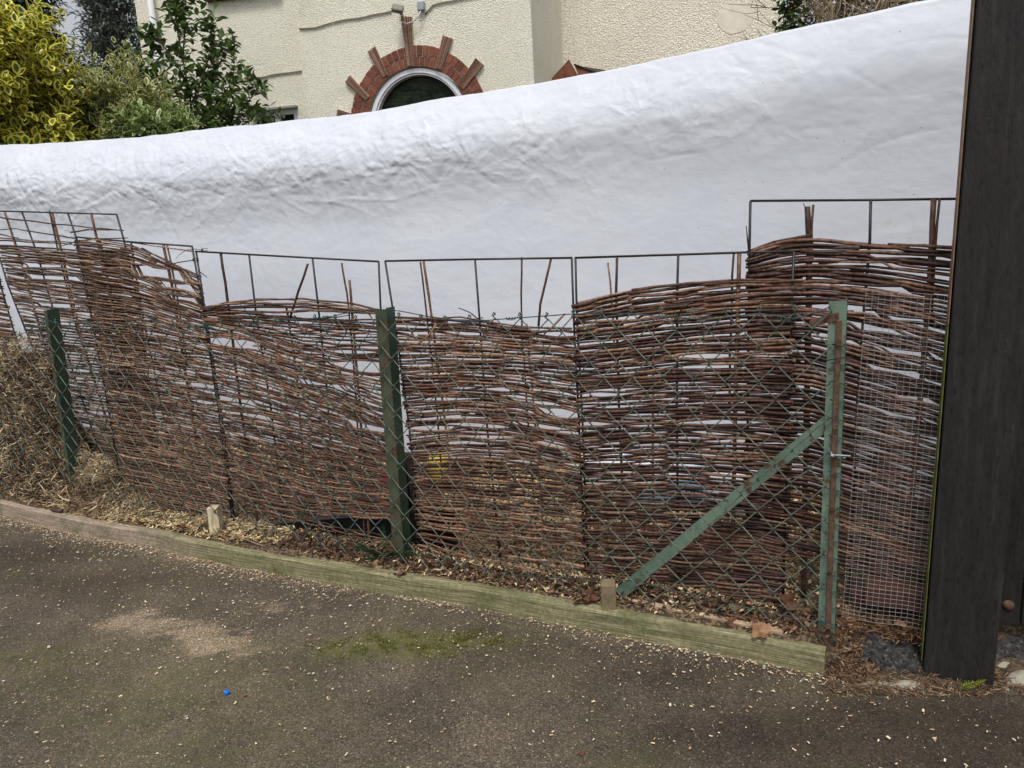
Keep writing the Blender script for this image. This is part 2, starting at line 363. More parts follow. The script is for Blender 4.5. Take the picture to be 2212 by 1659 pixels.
# overcast: soft grey cloud brightness over the blue
ctc = wt.nodes.new('ShaderNodeTexCoord'); cn = wt.nodes.new('ShaderNodeTexNoise'); cn.inputs['Scale'].default_value = 3; cn.inputs['Detail'].default_value = 5
wt.links.new(ctc.outputs['Generated'], cn.inputs['Vector'])
cr = wt.nodes.new('ShaderNodeValToRGB'); cr.color_ramp.elements[0].color = (0.85, 0.87, 0.9, 1); cr.color_ramp.elements[1].color = (1.15, 1.14, 1.12, 1)
wt.links.new(cn.outputs['Fac'], cr.inputs[0])
mx = wt.nodes.new('ShaderNodeMix'); mx.data_type = 'RGBA'; mx.blend_type = 'MULTIPLY'; mx.inputs[0].default_value = 1
wt.links.new(hs.outputs[0], mx.inputs[6]); wt.links.new(cr.outputs[0], mx.inputs[7]); wt.links.new(mx.outputs[2], bg.inputs['Color'])
bg.inputs['Strength'].default_value = 0.13
sd = bpy.data.lights.new('sun', 'SUN'); sd.energy = 1.6; sd.angle = math.radians(12); sd.color = (1.0, 0.96, 0.90)
so = bpy.data.objects.new('sun', sd); COL.objects.link(so)
sdir = Vector((math.sin(SUN_AZ) * math.cos(SUN_EL), math.cos(SUN_AZ) * math.cos(SUN_EL), math.sin(SUN_EL)))
so.rotation_euler = sdir.to_track_quat('Z', 'Y').to_euler(); so.location = sdir * 20
scene.view_settings.view_transform = 'Standard'; scene.view_settings.look = 'None'; scene.view_settings.gamma = 1.0
scene.view_settings.exposure = 0.2
ZA = -0.072            # asphalt level

# ------------------------------------------------------------------ driveway and soil
KB = [(-620, 1012), (-160, 1085), (0, 1113), (80, 1134), (200, 1161), (280, 1175), (344, 1185), (400, 1201), (492, 1220), (600, 1241), (708, 1260), (760, 1269), (885, 1290), (1008, 1310), (1108, 1329), (1228, 1352), (1428, 1391), (1593, 1421), (1780, 1461)]
kpts = [ground(x, y, ZA) for x, y in KB]
def kerb_side(p):       # > 0 behind the kerb line
    best, sgn = 1e9, 0
    for a, b in zip(kpts[:-1], kpts[1:]):
        ab = (b - a).xy; t_ = max(0, min(1, (p.xy - a.xy).dot(ab) / ab.length_squared))
        q = a.xy + ab * t_; d = (p.xy - q).length
        if d < best: best = d; sgn = ab.x * (p.y - a.y) - ab.y * (p.x - a.x)
    return best if sgn > 0 else -best
def gauss(p, c, rx, ry=None):
    ry = ry or rx; return math.exp(-(((p.x - c.x) / rx) ** 2 + ((p.y - c.y) / ry) ** 2))
dust_c = [(ground(290, 1325, ZA), .09, .05, .8), (ground(350, 1345, ZA), .12, .055, 1.0), (ground(420, 1362, ZA), .09, .05, 1.1), (ground(470, 1390, ZA), .11, .05, 1.0), (ground(430, 1405, ZA), .05, .06, 1.0), (ground(540, 1412, ZA), .10, .035, .6), (ground(250, 1350, ZA), .12, .04, .5), (ground(640, 1305, ZA), .16, .05, .5), (ground(390, 1360, ZA), .35, .17, .28)]
moss_c = [(ground(860, 1375, ZA), .16, .05, 1.0), (ground(930, 1395, ZA), .16, .06, 1.25), (ground(760, 1400, ZA), .14, .05, .9), (ground(1040, 1380, ZA), .1, .04, .6), (ground(60, 1420, ZA), .2, .12, .45), (ground(280, 1480, ZA), .5, .2, .3), (ground(500, 1620, ZA), .4, .2, .25)]
def dustf(p):
    d = sum(a * gauss(p, c, rx, ry) for c, rx, ry, a in dust_c)
    k = kerb_side(p)
    if k < 0: d += 0.95 * math.exp(k / 0.045) * interp([-4, -2.6, -1.6, -.8, 0.3, 1.2], [0.5, 1.1, 1.1, .55, .35, .3], p.x)
    return min(1, d)
def mossf(p): return min(1, sum(a * gauss(p, c, rx, ry) for c, rx, ry, a in moss_c))
xs = sorted(set([-120, -60, -30, -15, -8] + [round(-4.5 + i * .045, 4) for i in range(178)] + [5, 8, 15, 30, 60, 120]))
ys = sorted(set([-60, -20, -8, -3, 0, .6] + [round(1.1 + i * .045, 4) for i in range(90)] + [7, 10, 15, 30, 60, 140]))
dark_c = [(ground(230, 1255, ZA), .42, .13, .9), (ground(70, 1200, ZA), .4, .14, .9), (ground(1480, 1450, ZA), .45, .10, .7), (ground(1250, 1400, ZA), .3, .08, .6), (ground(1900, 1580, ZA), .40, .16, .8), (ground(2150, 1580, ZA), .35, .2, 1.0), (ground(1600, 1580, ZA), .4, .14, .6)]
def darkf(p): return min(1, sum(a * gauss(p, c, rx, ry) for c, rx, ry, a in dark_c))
mb = MB(); du, mo, dk = [], [], []
for y in ys:
    for x in xs:
        near = -4.6 < x < 3.6 and 1 < y < 5.2
        z = ZA + (0.006 * N3(x * 1.3, y * 1.3, 3) if near else 0) - (0.004 if near else 0.004)
        p = Vector((x, y, z)); mb.v.append((x, y, z)); du.append(dustf(p) if near else 0); mo.append(mossf(p) if near else 0); dk.append(darkf(p) if near else 0)
nx_ = len(xs)
for j in range(len(ys) - 1):
    for i in range(nx_ - 1): mb.face((j * nx_ + i, j * nx_ + i + 1, (j + 1) * nx_ + i + 1, (j + 1) * nx_ + i))
drive = kind(mb.build('driveway', M['asphalt'], loc=(0, 0, 0), attrs=(('dust', du), ('moss', mo), ('dark', dk))), 'structure')

# garden soil behind the kerb
def soil_z(u, wv):
    z = 0.004 + 0.012 * N3(u * 4, wv * 4, 1) + 0.02 * N3(u * 1.2, wv * 1.2, 5)
    z += 0.03 * math.exp(-((wv - .5) / .35) ** 2) * (0.5 + 0.5 * N3(u * 2, 7, 2))
    return z
gate_u = (ground(1985, 1457, ZA) - FEN.o).dot(FEN.e)
mb = MB(); ch = []
us = [-14, -9, -6.5, -5.2] + [-4.6 + i * .05 for i in range(93)] + [.1 + i * .05 for i in range(16)] + [1.2, 2, 4, 9]
ts = [0, .004, .03, .06, .1, .15, .2, .26, .33, .4, .5, .6, .7, .8, .9, 1.0, 1.1, 1.2, 1.35, 1.6, 2.2, 3, 5, 9]
kuw = sorted([((p - FEN.o).dot(FEN.e), (p - FEN.o).dot(FEN.n)) for p in kpts])
def front_w(u): 
    w_ = interp([a for a, _ in kuw], [b for _, b in kuw], u)
    return w_ + 0.02 + interp([-.02, .03, .6], [0, .05, .16], u)
for u in us:
    wf = front_w(u)
    endf = max(0, min(1, (u + .03) / .06))
    for k, t_ in enumerate(ts):
        wv = wf + t_
        z = soil_z(u, wv)
        z = z + (ZA + 0.003 - z) * endf * max(0, 1 - t_ / .26) ** .6
        if k == 0: z = ZA - .03
        p = FEN.pt(u, z, wv); mb.v.append(tuple(p)); ch.append(interp([-5, -3.4, -2.6, -1.6, -.3, .2], [.3, .8, .5, 1, .7, .25], u) * interp([0, .1, .3, 1.4, 3], [.5, .8, 1, .8, .1], t_))
nt = len(ts)
for i in range(len(us) - 1):
    for j in range(nt - 1): mb.face((i * nt + j, (i + 1) * nt + j, (i + 1) * nt + j + 1, i * nt + j + 1))
soil = kind(mb.build('garden_soil', M['soil'], loc=(0, 0, 0), attrs=(('chips', ch),)), 'structure')

# ------------------------------------------------------------------ kerb board
def resample(pts, step):
    out = [pts[0]]; 
    L = [0]
    for a_, b_ in zip(pts[:-1], pts[1:]): L.append(L[-1] + (b_ - a_).length)
    n = max(2, int(L[-1] / step))
    res = []
    for i in range(n + 1):
        s_ = L[-1] * i / n
        res.append(Vector([np.interp(s_, L, [p[k] for p in pts]) for k in range(3)]))
    return res, L[-1]
def kerb(name, pts, label, grey0, top0=0.010):
    path, L = resample(pts, .03)
    mb = MB(); al, up, gy = [], [], []
    prof = [(0, -.03), (0, .02), (0, .045), (0.0, .070), (.006, .078), (.022, .0795), (.038, .078), (.042, .06), (.042, -.03)]
    for i, p in enumerate(path):
        tt = (path[min(i + 1, len(path) - 1)] - path[max(i - 1, 0)]).normalized(); nn = Vector((-tt.y, tt.x, 0))
        wob = .0025 * N3(i * .3, 9)
        for (w_, h) in prof:
            q = p + nn * (w_ + wob + .0015 * N3(i * .9, h * 60)) + Vector((0, 0, h + .003 * N3(i * .15, 3) + .0012 * N3(i * 1.3, w_ * 90)))
            mb.v.append(tuple(q)); al.append(L * i / len(path)); up.append(h + w_ * .9)
            gy.append(max(0, min(1, (grey0 - q.x) / .5)))
    k = len(prof)
    for i in range(len(path) - 1):
        for j in range(k - 1): mb.face((i * k + j, (i + 1) * k + j, (i + 1) * k + j + 1, i * k + j + 1))
    mb.face(list(range(k))); e0 = (len(path) - 1) * k; mb.face([e0 + j for j in range(k)][::-1])
    return mb.build(name, M['timber'], smooth=False, attrs=(('along', al), ('up', up), ('grey', gy)))
kb = kerb('kerb_board', kpts, '', ground(470, 1215, ZA).x)
tag(kb, 'long weathered greenish timber kerb board edging the tarmac below the fence', 'kerb board')
def peg(px0, px1, ytop, ybot, mat, label, hgt):
    b = ground((px0 + px1) / 2, ybot, 0.0)
    mb = MB(); s_ = .050
    e = (FEN.e * .93 + FEN.n * .37).normalized(); n_ = Vector((-e.y, e.x, 0))
    o = b - e * s_ / 2 - Vector((0, 0, .08))
    mb.box(o, e * s_, n_ * s_, Vector((0, 0, hgt + .08)), bev=.003)
    top = mb.v
    return tag(mb.build('peg', mat, smooth=False), label, 'wooden peg', 'square pegs behind the kerb board')
peg(447, 482, 1095, 1155, M['peg'], 'pale square wooden peg behind the kerb, dusted with sawdust on top', .125)
peg(1296, 1336, 1263, 1322, M['pegmoss'], 'mossy square wooden peg beside the foot of the green brace', .096)
a0 = ground(1338, 1300, .004); a1 = ground(1690, 1376, .004)
d_ = (a1 - a0).normalized(); nn = Vector((-d_.y, d_.x, 0)); mb = MB()
mb.box(a0 - Vector((0, 0, .03)), d_ * (a1 - a0).length, nn * .022, Vector((0, 0, .046)), bev=.003)
tag(mb.build('loose_plank', M['plank'], smooth=False), 'narrow orange-brown offcut plank lying behind the kerb right of the mossy peg', 'plank')

# ------------------------------------------------------------------ willow panels
PAL = {'grey': [(.12, .088, .066), (.16, .122, .094), (.09, .062, .046), (.20, .155, .122), (.07, .047, .035)],
       'tan': [(.150, .092, .060), (.205, .132, .088), (.112, .064, .042), (.080, .047, .033), (.27, .18, .12), (.10, .066, .05)],
       'brown': [(.135, .070, .046), (.18, .100, .066), (.095, .050, .035), (.062, .036, .027), (.24, .145, .092), (.105, .066, .05)],
       'red': [(.090, .046, .032), (.125, .066, .045), (.062, .034, .026), (.042, .025, .020), (.17, .098, .062), (.072, .046, .037)]}
for _k in PAL: PAL[_k] = [tuple(kf * (.95 * q + .05 * (sum(c_) / 3)) for q, kf in zip(c_, (.86, .805, .785))) for c_ in PAL[_k]]
def panel(label, off, rail, uprights, stakes, guides, pal, holes=(), extra=(), sparse=None, spacing=.0084, rmul=1.0, lov=.022, rov=.022, rail_mid=(), seed=0):
    random.seed(100 + seed)
    base_px = guides[-1][len(guides[-1]) // 2]
    b = FEN.hit(*base_px, off); b.z = 0
    T = thing('willow_hurdle', b, label, 'willow hurdle', 'woven willow hurdles behind the chain-link fence')
    H = lambda x, y: FEN.uz(x, y, off)
    # steel frame
    if rail:
        mb = MB(); mb.tube([FEN.hit(x, y, off) for x, y in rail], .0042, 6); mb.build('top_rail', M['steel'], T)
    for up in uprights:
        mb = MB(); mb.tube([FEN.hit(x, y, off) for x, y in up], .0042, 6); mb.build('upright', M['steel'], T)
    for i, sk in enumerate(stakes):
        r = sk[0]; path = sk[1]
        mb = MB()
        P = [FEN.hit(x, y, off + U(-.004, .004)) for x, y in path]
        P, L = resample(P, .06)
        r *= .85
        P = [p + FEN.e * .003 * N3(k * .7, i, seed) for k, p in enumerate(P)]
        cst = tuple(.75 * q for q in jit(random.choice(PAL['brown']), .25))
        mb.tube(P, [r * (1 + .2 * N3(k * .9, i + 3, 1)) for k in range(len(P))], 6, cst, tip=(.3, .2, .11))
        if r > .008:   # a snapped side shoot near the top
            mb.tube([P[0] - Vector((0, 0, .012)), P[0] - FEN.e * .012 + Vector((0, 0, .01))], [.002, .001], 4, cst)
            mb.tube([P[0] - Vector((0, 0, .10)), P[0] - FEN.e * .010 - Vector((0, 0, .102))], [.0025, .001], 4, cst)
        mb.build('stake', M['rod'], T)
    # guides to panel coordinates
    K = 13
    G = []
    for g in guides:
        uz = [H(x, y) for x, y in g]
        uu = np.linspace(uz[0][0], uz[-1][0], K)
        G.append((uu, np.interp(uu, [q[0] for q in uz], [q[1] for q in uz])))
    hs_ = []
    for (hx, hy, rx, ry) in holes:
        c0 = H(hx, hy); c1 = H(hx + rx, hy); c2 = H(hx, hy + ry)
        hs_.append((c0[0], c0[1], abs(c1[0] - c0[0]), abs(c1[1] - c0[1]) + abs(c2[1] - c0[1])))
    hs_ = [(a_, b_, c_, max(.004, d_)) for (a_, b_, c_, _), (hx, hy, rx, ry) in zip(hs_, holes) for d_ in [abs(H(hx, hy + ry)[1] - b_)]]
    su = sorted(H(*sk[1][min(1, len(sk[1]) - 1)])[0] for sk in stakes) + sorted(H(*up[0])[0] for up in uprights)
    su = sorted(su)
    ks = []
    for s_ in su:
        if not ks or s_ - ks[-1] > .05: ks.append(s_)
    if len(ks) < 2: ks = [ks[0] if ks else 0, (ks[0] if ks else 0) + .18]
    # extend the stake rhythm past both ends
    while ks[0] > G[0][0][0] - .3: ks.insert(0, ks[0] - .17)
    while ks[-1] < G[0][0][-1] + .3: ks.append(ks[-1] + .17)
    mb = MB()
    def rod(uu, zz, par, r, col, sc=1.0):
        L = abs(uu[-1] - uu[0])
        if L < .03: return
        n = max(5, int(L / .026))
        f = np.linspace(0, 1, n); x = np.interp(f, np.linspace(0, 1, len(uu)), uu); z = np.interp(f, np.linspace(0, 1, len(zz)), zz)
        ph = random.random() * 50
        pts, rs = [], []
        flip = random.random() < .5
        sides = [1 if np.interp(hu, x, z) > hz else -1 for (hu, hz, ru, rz) in hs_]
        for k in range(n):
            u_, z_ = x[k], z[k] + .0026 * N3(u_2 := x[k] * 5, ph) + .0016 * N3(x[k] * 17, ph, 4)
            for sd_, (hu, hz, ru, rz) in zip(sides, hs_):
                d = (u_ - hu) / (ru * 1.35)
                if abs(d) < 1:
                    hh = .85 * rz * (1 - d * d) ** 1.5 + 1e-5; dz = z_ - hz
                    ad = max(0, dz * sd_)
                    if ad < 2.2 * hh and abs(dz) < 4 * hh: z_ = hz + sd_ * (hh + ad * (1.2 / 2.2))
            phs = np.interp(u_, ks, range(len(ks))) * math.pi
            wv = .0078 * sc * math.cos(phs + math.pi * par) + .002 * N3(u_ * 8, ph, 2)
            p = FEN.pt(u_, z_, off + wv)
            pts.append(p)
            tp = f[k] if flip else 1 - f[k]
            rs.append(r * (.72 + .5 * tp) * (1 + .13 * N3(k * .8, ph, 6)))
        mb.tube(pts, rs, 5, col, tip=mixc(col, (.38, .26, .14), .7))
    row = 0
    for gi in range(len(G) - 1):
        (ua, za), (ub, zb) = G[gi], G[gi + 1]
        h = float(np.mean(za - zb))
        spc = spacing * (sparse if (sparse and gi == len(G) - 2) else 1)
        n = max(1, int(round(h / spc)))
        for k in range(n):
            f = (k + .5) / n
            f = min(1, max(0, f + .10 / n * U(-1, 1)))
            uu = ua + (ub - ua) * f; zz = za + (zb - za) * f
            # bunching: neighbouring rows drift together and apart along the panel
            zz = zz + np.array([.0052 * N3(u_ * 2.3, row * .22, seed * 3.1) + .004 * N3(u_ * 6, row * .5, seed + 9) for u_ in uu])
            # each row is made of one to three overlapping rods
            cuts = sorted([random.random() for _ in range(random.choice([0, 1, 1, 1, 2]))])
            cuts = [0] + [q for q in cuts if .12 < q < .88] + [1]
            for a_, b_ in zip(cuts[:-1], cuts[1:]):
                a2, b2 = max(0, a_ - U(.01, .06)), min(1, b_ + U(.01, .06))
                e0_ = a2 if a2 > 0 else U(-lov, .008); e1_ = b2 if b2 < 1 else 1 + U(-.008, rov)
                ff = np.linspace(e0_, e1_, 13); sx = np.linspace(0, 1, K)
                uq = uu[0] + (uu[-1] - uu[0]) * ff; zq = np.interp(ff, sx, zz) + U(-.0022, .0022) + np.linspace(-1, 1, 13) * random.gauss(0, .0045)
                col = jit(random.choice(PAL[pal] if random.random() < .92 else PAL['tan']), .38)
                rod(uq, zq, row % 2, rmul * U(.0042, .0062), col)
            row += 1
    for ex in extra:
        uz = [H(x, y) for x, y in ex]
        uu = np.linspace(uz[0][0], uz[-1][0], 13)
        rod(uu, np.interp(uu, [q[0] for q in uz], [q[1] for q in uz]), random.randint(0, 1), rmul * U(.0036, .005), jit(random.choice(PAL[pal]), .2))
    mb.build('weave', M['rod'], T)
    return T
def fan(g, n, dy, sl=0):
    return [[(x, y + dy * k + sl * k * i) for i, (x, y) in enumerate(g)] for k in range(n)]
panel('weathered willow hurdle left of the bright white slit, cut off by the photo edge', .15, None,
      [[(-6, 575), (2, 618), (30, 715), (97, 905)]], [(.007, [(-60, 560), (-40, 700), (0, 900)]), (.007, [(-260, 560), (-220, 700), (-160, 900)]), (.007, [(-440, 560), (-390, 700), (-320, 900)])],
      [[(-520, 566), (-60, 575), (-2, 600)], [(-520, 684), (-50, 690), (25, 700)], [(-520, 796), (0, 800), (62, 805)], [(-500, 890), (0, 905), (98, 905)]], 'tan', rov=.004, seed=1, spacing=0.0082, rmul=0.85)
panel('greyish willow hurdle behind the leftmost green post, loose rods in its open top grid', .165,
      [(-420, 445), (0, 456), (252, 463)],
      [[(252, 463), (268, 520), (300, 660), (345, 1000)], [(47, 457), (80, 547), (130, 720), (220, 990)], [(147, 462), (167, 520), (215, 720), (290, 990)], [(-6, 540), (18, 618), (66, 740), (152, 985)]],
      [(.0065, [(10, 458), (40, 547), (95, 740), (180, 985)]), (.007, [(112, 458), (132, 540), (175, 730), (255, 985)]), (.005, [(107, 455), (125, 540), (168, 720)]), (.007, [(197, 462), (217, 547), (260, 720), (320, 990)])],
      [[(-6, 527), (150, 538), (280, 545)], [(19, 615), (180, 640), (300, 660)], [(66, 740), (200, 755), (310, 770)], [(110, 850), (220, 870), (330, 885)], [(152, 962), (230, 985), (345, 1010)]], 'grey',
      holes=[(120, 600, 60, 5), (130, 660, 60, 4), (100, 575, 50, 4), (225, 893, 45, 4), (240, 908, 45, 4), (215, 925, 40, 4), (150, 700, 60, 3), (175, 800, 50, 3)],
      lov=.004, extra=[[(-30, 464), (0, 470), (85, 480), (160, 488), (265, 498)], [(-30, 500), (30, 494), (100, 505), (163, 514)], [(150, 502), (200, 495), (265, 497)], [(-10, 504), (20, 510), (42, 514)], [(-30, 518), (60, 522), (160, 528)], [(165, 520), (220, 516), (275, 514)], [(-20, 512), (80, 520), (240, 527)]], seed=2, spacing=.0074, rmul=0.85)
panel('tan willow hurdle with a bulging top sloping down right to its steel corner', .11,
      [(163, 512), (290, 523), (415, 532)],
      [[(163, 512), (200, 698), (230, 858), (268, 1085)], [(283, 522), (300, 640), (345, 860), (400, 1130)], [(415, 532), (437, 658), (473, 892), (506, 1150)]],
      [(.008, [(214, 515), (228, 580), (260, 760), (330, 1100)]), (.0075, [(353, 530), (372, 620), (400, 800), (450, 1130)]), (.005, [(361, 530), (378, 610), (405, 790)])],
      [[(164, 516), (230, 520), (290, 530), (350, 558), (428, 596)], [(178, 592), (290, 612), (436, 664)], [(205, 725), (330, 740), (450, 765)], [(232, 855), (350, 873), (473, 900)], [(255, 980), (380, 1005), (490, 1032)], [(270, 1082), (380, 1110), (503, 1142)]], 'tan',
      holes=[(345, 590, 55, 11), (385, 618, 45, 6), (395, 645, 40, 5), (420, 830, 50, 6), (440, 868, 35, 5), (265, 575, 60, 3)], extra=[[(270, 523), (350, 533), (412, 543)], [(265, 1090), (360, 1125), (450, 1160)]], seed=3, spacing=.0060, rmul=0.78)
panel('willow hurdle with a loose arched top and slumped rods, left of the middle green post', .11,
      [(422, 543), (560, 551), (818, 565)],
      [[(424, 545), (442, 665), (480, 905), (510, 1150)], [(538, 550), (552, 668), (585, 880), (620, 1175)], [(675, 558), (687, 658), (706, 840), (730, 1190)], [(818, 565), (822, 662), (838, 860), (862, 1200)]],
      [(.0068, [(477, 548), (493, 658), (520, 880), (560, 1150)]), (.0055, [(665, 570), (648, 620), (627, 685)]), (.0045, [(738, 568), (752, 650), (765, 800), (790, 1190)]), (.0065, [(755, 605), (762, 690), (775, 850), (800, 1190)]), (.0055, [(618, 660), (640, 800), (670, 1180)])],
      [[(440, 664), (480, 651), (560, 643), (640, 642), (750, 655), (822, 670)], [(442, 684), (560, 697), (640, 706), (740, 712), (825, 712)], [(447, 700), (560, 730), (640, 752), (740, 768), (830, 768)], [(460, 772), (560, 800), (640, 828), (740, 862), (840, 905)], [(478, 900), (560, 915), (640, 932), (740, 958), (848, 992)], [(492, 1000), (600, 1032), (700, 1058), (855, 1078)], [(505, 1075), (600, 1098), (690, 1113), (860, 1124)]], 'brown',
      holes=[(700, 680, 120, 9), (500, 740, 62, 11), (800, 790, 75, 12), (760, 760, 60, 5), (500, 862, 55, 6), (530, 895, 50, 5), (800, 925, 50, 7), (700, 830, 60, 4), (600, 668, 90, 4)],
      extra=fan([(536, 1088), (620, 1110), (730, 1138), (855, 1163)], 4, 3.2, .5) + fan([(520, 1108), (600, 1146), (700, 1182), (800, 1205)], 4, 4, .4) + [[(560, 1125), (660, 1160), (760, 1209)]], seed=4, spacing=.0061, rmul=0.78)
panel('low-woven willow hurdle right of the middle green post, wood chips showing through its foot', .11,
      [(832, 564), (1026, 560), (1236, 557)],
      [[(832, 564), (852, 690), (884, 920), (910, 1215)], [(1026, 560), (1036, 690), (1050, 900), (1085, 1250)], [(1235, 557), (1239, 680), (1250, 900), (1266, 1275)]],
      [(.0042, [(908, 566), (922, 680), (945, 900), (960, 1100)]), (.006, [(915, 564), (932, 680), (960, 900), (1000, 1235)]), (.0045, [(1127, 555), (1126, 690), (1140, 900), (1165, 1240)]), (.0055, [(1190, 560), (1170, 640), (1163, 705)]), (.005, [(1138, 700), (1155, 900), (1180, 1245)])],
      [[(850, 684), (930, 688), (1000, 692), (1110, 704), (1238, 708)], [(862, 770), (1000, 768), (1120, 770), (1241, 776)], [(875, 860), (1000, 854), (1120, 862), (1246, 890)], [(888, 960), (1000, 950), (1120, 956), (1254, 984)], [(897, 1060), (1000, 1065), (1120, 1076), (1259, 1090)], [(905, 1135), (1000, 1150), (1120, 1165), (1263, 1178)], [(912, 1185), (1050, 1240), (1150, 1255), (1266, 1278)]], 'brown',
      holes=[(1205, 722, 45, 8), (1215, 893, 45, 12), (1090, 843, 30, 5), (1000, 902, 60, 4), (960, 862, 45, 4), (1180, 922, 60, 5), (1040, 918, 70, 6), (1150, 868, 50, 4), (930, 925, 45, 5), (1190, 845, 50, 4), (900, 790, 40, 3), (1160, 790, 60, 3), (960, 728, 70, 3), (1200, 1120, 60, 7), (1060, 1110, 50, 5), (1160, 1060, 60, 3)],
      extra=[[(842, 700), (900, 690), (990, 685), (1080, 700), (1160, 707)], [(918, 692), (1000, 704), (1110, 716)], [(884, 1010), (1000, 1020), (1130, 1000), (1250, 1040)]], sparse=2.8, seed=5, spacing=.0066, rmul=0.84)
panel('willow hurdle behind the pale green diagonal brace, its top edge rising to the right', .11,
      [(1242, 557), (1465, 550), (1615, 545), (1715, 543)],
      [[(1243, 557), (1246, 680), (1258, 900), (1272, 1280)], [(1465, 550), (1463, 622), (1462, 900), (1466, 1300)], [(1715, 543), (1709, 680), (1702, 900), (1690, 1320)]],
      [(.004, [(1313, 568), (1321, 634), (1330, 800)]), (.0055, [(1333, 556), (1331, 640), (1338, 900), (1355, 1290)]), (.0042, [(1585, 548), (1581, 606), (1575, 900)]), (.008, [(1597, 548), (1595, 620), (1588, 900), (1580, 1310)]), (.005, [(1412, 700), (1410, 1000), (1415, 1290)])],
      [[(1243, 658), (1339, 630), (1463, 614), (1599, 602), (1735, 601)], [(1246, 700), (1460, 672), (1600, 655), (1713, 650)], [(1249, 790), (1460, 770), (1600, 765), (1709, 765)], [(1254, 900), (1460, 893), (1600, 890), (1704, 895)], [(1260, 1020), (1460, 1015), (1600, 1025), (1700, 1035)], [(1265, 1140), (1460, 1150), (1600, 1160), (1695, 1175)], [(1269, 1268), (1460, 1292), (1600, 1306), (1690, 1316)]], 'red',
      holes=[(1525, 768, 60, 7), (1530, 792, 55, 4), (1545, 912, 65, 6), (1540, 934, 65, 5), (1545, 985, 60, 4), (1300, 852, 45, 5), (1300, 742, 50, 3), (1330, 690, 60, 3), (1480, 700, 60, 4), (1560, 725, 60, 4), (1290, 915, 40, 5), (1420, 640, 70, 3), (1550, 835, 50, 4), (1560, 870, 60, 3), (1350, 1210, 70, 3), (1500, 1240, 70, 3), (1640, 1270, 50, 4)], seed=6, spacing=.0067, rmul=0.9)
panel('tallest willow hurdle, beside the dark gate post and behind the fine wire mesh', .175,
      [(1621, 434), (1881, 432), (2100, 429)],
      [[(1621, 434), (1619, 534), (1617, 700), (1612, 1290)], [(1881, 432), (1879, 518), (1863, 710), (1850, 900), (1835, 1300)]],
      [(.010, [(1744, 446), (1748, 520), (1745, 700), (1735, 1290)]), (.0045, [(1757, 442), (1752, 520), (1752, 640), (1745, 1000)]), (.009, [(2017, 430), (2007, 622), (1985, 900), (1950, 1290)]), (.0042, [(2030, 428), (2020, 530), (2012, 700)])],
      [[(1618, 548), (1679, 522), (1747, 513), (1879, 520), (2075, 530)], [(1619, 600), (1747, 590), (1879, 596), (2072, 628)], [(1618, 662), (1747, 650), (1863, 664), (2065, 722)], [(1616, 760), (1747, 758), (1860, 790), (2055, 850)], [(1614, 900), (1747, 905), (1860, 932), (2040, 985)], [(1612, 1040), (1747, 1052), (1860, 1090), (2025, 1150)], [(1612, 1180), (1747, 1205), (1850, 1232), (2010, 1285)]], 'red',
      holes=[(1815, 664, 75, 10), (1895, 712, 60, 5), (1960, 690, 60, 6), (1850, 570, 90, 4), (1950, 555, 90, 4), (1960, 760, 60, 6), (1780, 700, 60, 4), (1930, 800, 80, 5), (1970, 860, 60, 4), (1960, 900, 60, 4), (1840, 540, 90, 4), (1900, 620, 80, 4), (1980, 940, 50, 4), (1800, 735, 60, 4)],
      extra=[[(1700, 655), (1740, 652), (1782, 650)], [(1622, 540), (1680, 520), (1747, 508)]], rmul=1.0, seed=7, spacing=.0074)
random.seed(11)

# loose rod and odd sticks
def loose(px, r, label, off=.02, name='willow_stick', col=(.15, .085, .05), z=None):
    mb = MB(); P = [FEN.hit(x, y, off) for x, y in px]; P, _ = resample(P, .03)
    mb.tube(P, [r * (1 - .3 * i / len(P)) for i in range(len(P))], 6, col, tip=(.35, .25, .14))
    return tag(mb.build(name, M['rod']), label, 'stick')
loose([(942, 700), (930, 722), (905, 742)], .0042, 'short orange-brown stick caught slanting in the mesh right of the middle post', -.012, col=(.24, .13, .065))
loose([(1220, 678), (1195, 705), (1175, 722)], .004, 'short stick slanting across the top of the mesh near the centre', .05, col=(.2, .12, .07))
p = [(425, 1095), (433, 1118), (470, 1142), (520, 1162), (570, 1180)]
mb = MB(); mb.tube([ground(x, y, .03) for x, y in p], [.004, .004, .0036, .003, .0025], 6, (.2, .13, .085)); tag(mb.build('willow_stick', M['rod']), 'thin curved twig leaning round the sawdust-topped peg', 'stick')

# ------------------------------------------------------------------ chain-link fence
F = thing('chain_link_fence', Rb, 'green plastic-coated chain-link fence on three steel angle posts with a diagonal brace', 'fence')
toppx = [(-620, 760), (-140, 752), (0, 738), (60, 722), (100, 692), (140, 702), (200, 702), (330, 692), (430, 708), (520, 694), (620, 692), (700, 688), (800, 692), (850, 684), (940, 692), (1020, 692), (1100, 684), (1180, 690), (1240, 680), (1420, 674), (1560, 678), (1650, 672), (1700, 674), (1800, 672)]
tuz = [FEN.uz(x, y, -.02) for x, y in toppx]
def topz(u): return interp([q[0] for q in tuz], [q[1] for q in tuz], u)
A_, B_ = .097, .1035
mb = MB(); i = 0
u = -.018
wcol = [(.035, .095, .080), (.085, .118, .092), (.15, .145, .11)]
def mesh_off(u, z): return -.016 + .012 * N3(u * 1.5, z * 2, 4) + .004 * N3(u * 7, z * 7, 8)
